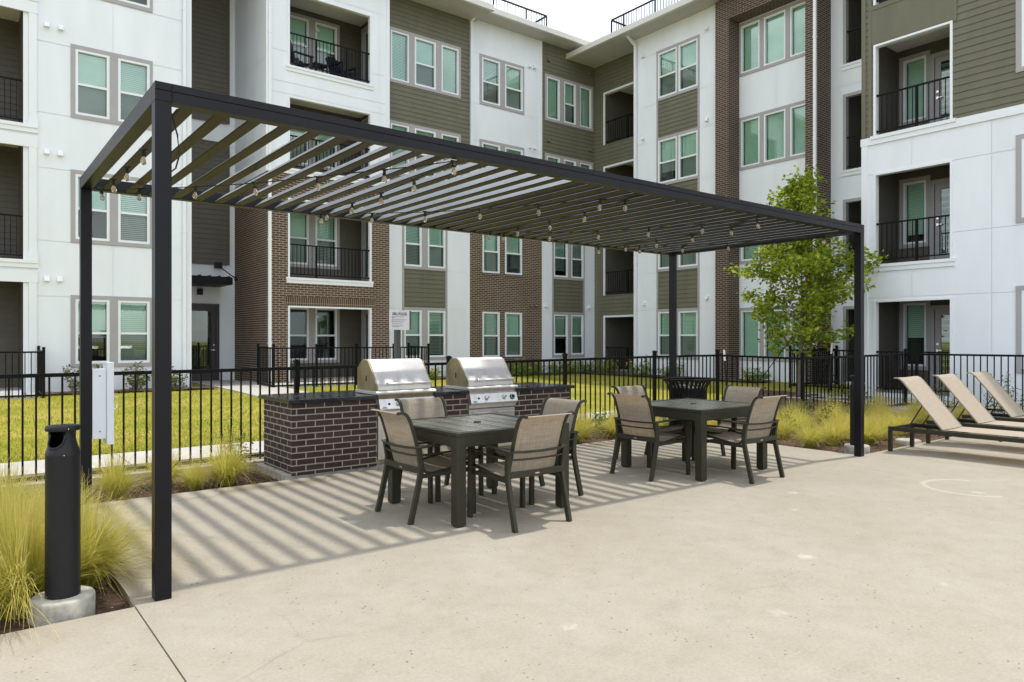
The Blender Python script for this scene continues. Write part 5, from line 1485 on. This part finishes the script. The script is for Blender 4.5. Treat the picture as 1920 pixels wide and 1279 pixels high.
def tree():
    bx, by, bz = 15.05, 4.78, zl(15.05, 4.78)
    t = thing('young_tree', 'slender young tree with bright green leaves behind the pergola corner', 'tree', (bx, by, bz))
    r = random.Random(5); tr = MB(); Ht = 5.35
    tp = [(bx + 0.05 * math.sin(z * 1.1) + 0.02 * z, by + 0.04 * math.cos(z * 1.4), bz + z) for z in [0, 0.02, 0.6, 1.2, 1.8, 2.5, 3.2, 3.9, 4.5, 5.0, Ht]]
    tr.tube(tp, [0.07, 0.062, 0.052, 0.047, 0.042, 0.036, 0.029, 0.021, 0.014, 0.008, 0.003], 10); tr.build('trunk', M['bark'], t)
    def trunk_at(z):
        for i in range(len(tp) - 1):
            if tp[i+1][2] - bz >= z: u = (z - (tp[i][2]-bz)) / max(1e-6, tp[i+1][2] - tp[i][2]); return Vector(tp[i]).lerp(Vector(tp[i+1]), max(0, u))
        return Vector(tp[-1])
    lm, br = MB(), MB()
    def leaves(c, n, rad, size=0.10):
        for _ in range(n):
            o = Vector((r.gauss(0, rad), r.gauss(0, rad), r.gauss(0, rad * 0.7))); leaf_face(lm, c + o, size, r, 0.62)
    nb_ = 64
    for k in range(nb_):
        f = (k + r.random()) / nb_; z = 1.15 + (Ht - 1.3) * f ** 0.95
        rad = (0.70 + 0.95 * math.sin(min(1, (z - 0.9) / 2.0) * math.pi / 2)) if z < 2.7 else 1.62 * max(0.10, 1 - ((z - 2.5) / (Ht - 2.2)) ** 0.75)
        rad *= r.uniform(0.55, 1.08); a = k * 2.399 + r.uniform(-0.4, 0.4)
        p = trunk_at(z); rise = r.uniform(0.15, 0.55) * rad - (0.25 if z < 1.6 else 0)
        e = p + Vector((math.cos(a) * rad, math.sin(a) * rad, rise)); m = p.lerp(e, 0.5) + Vector((0, 0, 0.08 * rad))
        br.tube([p, m, e], [0.014 * (1 - 0.6*f), 0.009 * (1 - 0.5*f), 0.003], 5)
        nt_ = max(2, int(5 * rad + 1))
        for j in range(nt_):
            u = (j + 0.6) / nt_
            if u < 0.28 and r.random() < 0.55: continue
            c = p.lerp(m, u * 2) if u < 0.5 else m.lerp(e, u * 2 - 1)
            tw = c + Vector((r.gauss(0, 0.17), r.gauss(0, 0.17), r.gauss(0.02, 0.10))); br.tube([c, tw], [0.004, 0.002], 4)
            leaves(tw, r.randint(22, 42), 0.10 + 0.03 * r.random(), 0.115)
        leaves(e, r.randint(14, 28), 0.085, 0.115)
    for k in range(16):
        z = Ht - 0.75 + 0.75 * k / 15; p = trunk_at(z); leaves(p + Vector((r.gauss(0, .09), r.gauss(0, .09), 0)), 7, 0.07, 0.085)
    br.build('branches', M['bark'], t); lm.build('crown', M['leaf'], t, recalc=False)
    for i, (dx, dy, lab) in enumerate(((-1.15, 0.75, 'black guy strap running down left from the young tree'), (0.85, -0.7, 'black guy strap running down right from the young tree'))):
        s = MB(); p = trunk_at(1.75); s.bar(p, (bx + dx, by + dy, zl(bx+dx, by+dy) - 0.02), 0.022, 0.012); s.lathe([(0.05, -0.02), (0.052, 0.02)], 12, p, caps=False)
        tag(s.build('guy_strap', M['strap'], recalc=False), lab, 'strap', 'straps staking the young tree')
tree()
for x, y, lean, lab in ((13.35, 5.6, 0.10, 'thin white-tipped stake left of the young tree'), (15.6, 4.35, -0.12, 'thin white-tipped stake right of the young tree')):
    t = thing('tree_stake', lab, 'stake', (x, y, zl(x, y)), 'white-tipped stakes beside the young tree'); z = zl(x, y)
    mb = MB(); mb.bar((x, y, z), (x - lean, y, z + 1.0), 0.03, 0.03); mb.build('stake_shaft', M['strap'], t)
    mb = MB(); mb.bar((x - lean, y, z + 1.0), (x - lean * 1.3, y, z + 1.25), 0.032, 0.032); mb.build('stake_tip', M['white_trim'], t)

def shrub(name, x, y, h, w, n, mat, label, cat='shrub', leafsize=0.05, seed=1, flowers=0, group=None, airy=0.0):
    z0 = max(zl(x, y), -0.05 if y < 4.3 and x < 15.2 else 0); r = random.Random(seed)
    t = thing(name, label, cat, (x, y, z0), group); lm, st, fm = MB(), MB(), MB()
    ns_ = max(5, n // 45)
    for k in range(ns_):
        a = r.uniform(0, 6.28); rr = w * math.sqrt(r.random()); hh = h * r.uniform(0.45, 1.05) * (1 - 0.35 * rr / w)
        e = Vector((x + math.cos(a) * rr, y + math.sin(a) * rr, z0 + hh)); b = Vector((x + math.cos(a) * rr * 0.2, y + math.sin(a) * rr * 0.2, z0 - 0.03))
        st.tube([b, b.lerp(e, 0.5) + Vector((0, 0, 0.04)), e], [0.006, 0.004, 0.002], 4)
        for j in range(n // ns_):
            u = r.uniform(0.25, 1.0) if airy else r.uniform(0.1, 1.0); c = b.lerp(e, u) + Vector((r.gauss(0, 1), r.gauss(0, 1), r.gauss(0, 0.8))) * (0.045 + 0.03 * w)
            leaf_face(lm, c, leafsize, r, 0.5)
        if flowers and r.random() < flowers:
            for j in range(10): leaf_face(fm, e + Vector((r.gauss(0, .03), r.gauss(0, .03), r.gauss(0.02, .03))), 0.045, r, 0.8)
    st.build('stems', M['stem'], t); lm.build('foliage', M[mat], t, recalc=False)
    if fm.f: fm.build('blossoms', M['petal'], t, recalc=False)
    return t
shrub('green_shrub', 9.55, 1.95, 0.62, 0.22, 700, 'shrubleaf', 'small bright green upright shrub in front of the fence, left of the front right post', seed=3)
shrub('green_shrub', 8.75, 3.62, 0.45, 0.2, 420, 'shrubleaf', 'low bright green shrub beside the trash can', seed=4)
shrub('green_shrub', 7.55, 4.0, 0.42, 0.2, 380, 'shrubleaf', 'low green shrub at the fence behind the left chair of the far table', seed=5)
shrub('rose_bush', 1.62, 3.95, 0.6, 0.22, 170, 'roseleaf', 'thin pale green seedling plant at the kerb left of the brick counter', seed=6, airy=1)
shrub('rose_bush', 11.1, 2.1, 0.7, 0.5, 420, 'roseleaf', 'sparse rose bush against the fence behind the front right post, left one', seed=7, airy=1, group='sparse rose bushes')
shrub('rose_bush', 12.6, 2.15, 0.75, 0.5, 420, 'roseleaf', 'sparse rose bush against the dense fence run, right of the front right post', seed=8, airy=1, group='sparse rose bushes')
shrub('rose_bush', 14.6, 1.5, 0.95, 0.55, 420, 'roseleaf', 'sparse rose bush behind the second lounger at the right fence', seed=9, airy=1, group='sparse rose bushes')
shrub('rose_bush', 14.6, 0.3, 1.0, 0.5, 380, 'roseleaf', 'sparse rose bush behind the third lounger', seed=10, airy=1, group='sparse rose bushes')
for i, (x, w, h, lab) in enumerate(((1.5, 0.5, 1.0, 'rose bush at the wall under the left ground-floor window'), (2.75, 0.45, 0.9, 'rose bush at the wall behind the pale grey cabinet'), (3.6, 0.4, 0.8, 'rose bush at the wall beside the downspout near the entrance'))):
    shrub('rose_bush', x, 15.75, h, w, 420, 'roseleaf', lab, leafsize=0.09, seed=20 + i, airy=1, flowers=0.12, group='rose bushes along the left wall')
fx = [(11.6, 0.5), (13.0, 0.6), (14.3, 0.55), (15.3, 0.75), (16.3, 0.8), (17.3, 0.7), (18.1, 0.75), (18.9, 0.7)]
names_ = ['under the narrow windows beside the brick bay', 'left of the lower brick wall', 'under the first brick-wall window', 'under the second brick-wall window', 'at the right end of the lower brick wall', 'under the inner-corner windows, left', 'under the inner-corner windows, middle', 'in the inner corner of the building']
for i, ((x, h), nm) in enumerate(zip(fx, names_)):
    shrub('flowering_shrub', x, 16.1 - 0.15 * (i % 2), h, 0.6, 620, 'shrubleaf', 'green shrub with yellow and orange blossom ' + nm, leafsize=0.085, seed=40 + i, flowers=0.65, group='flowering shrubs along the back wall')
for i, (y, h, nm) in enumerate(((15.0, 0.8, 'below the inner-corner balconies'), (13.2, 0.75, 'at the corner trim of the white right wall'), (11.8, 0.7, 'under the twin windows of the white right wall'), (8.3, 0.5, 'under the triple windows between the brick piers'))):
    shrub('flowering_shrub', 18.75, y, h, 0.6, 620, 'shrubleaf', 'green shrub with yellow and orange blossom ' + nm, leafsize=0.085, seed=60 + i, flowers=0.5, group='flowering shrubs along the back wall')
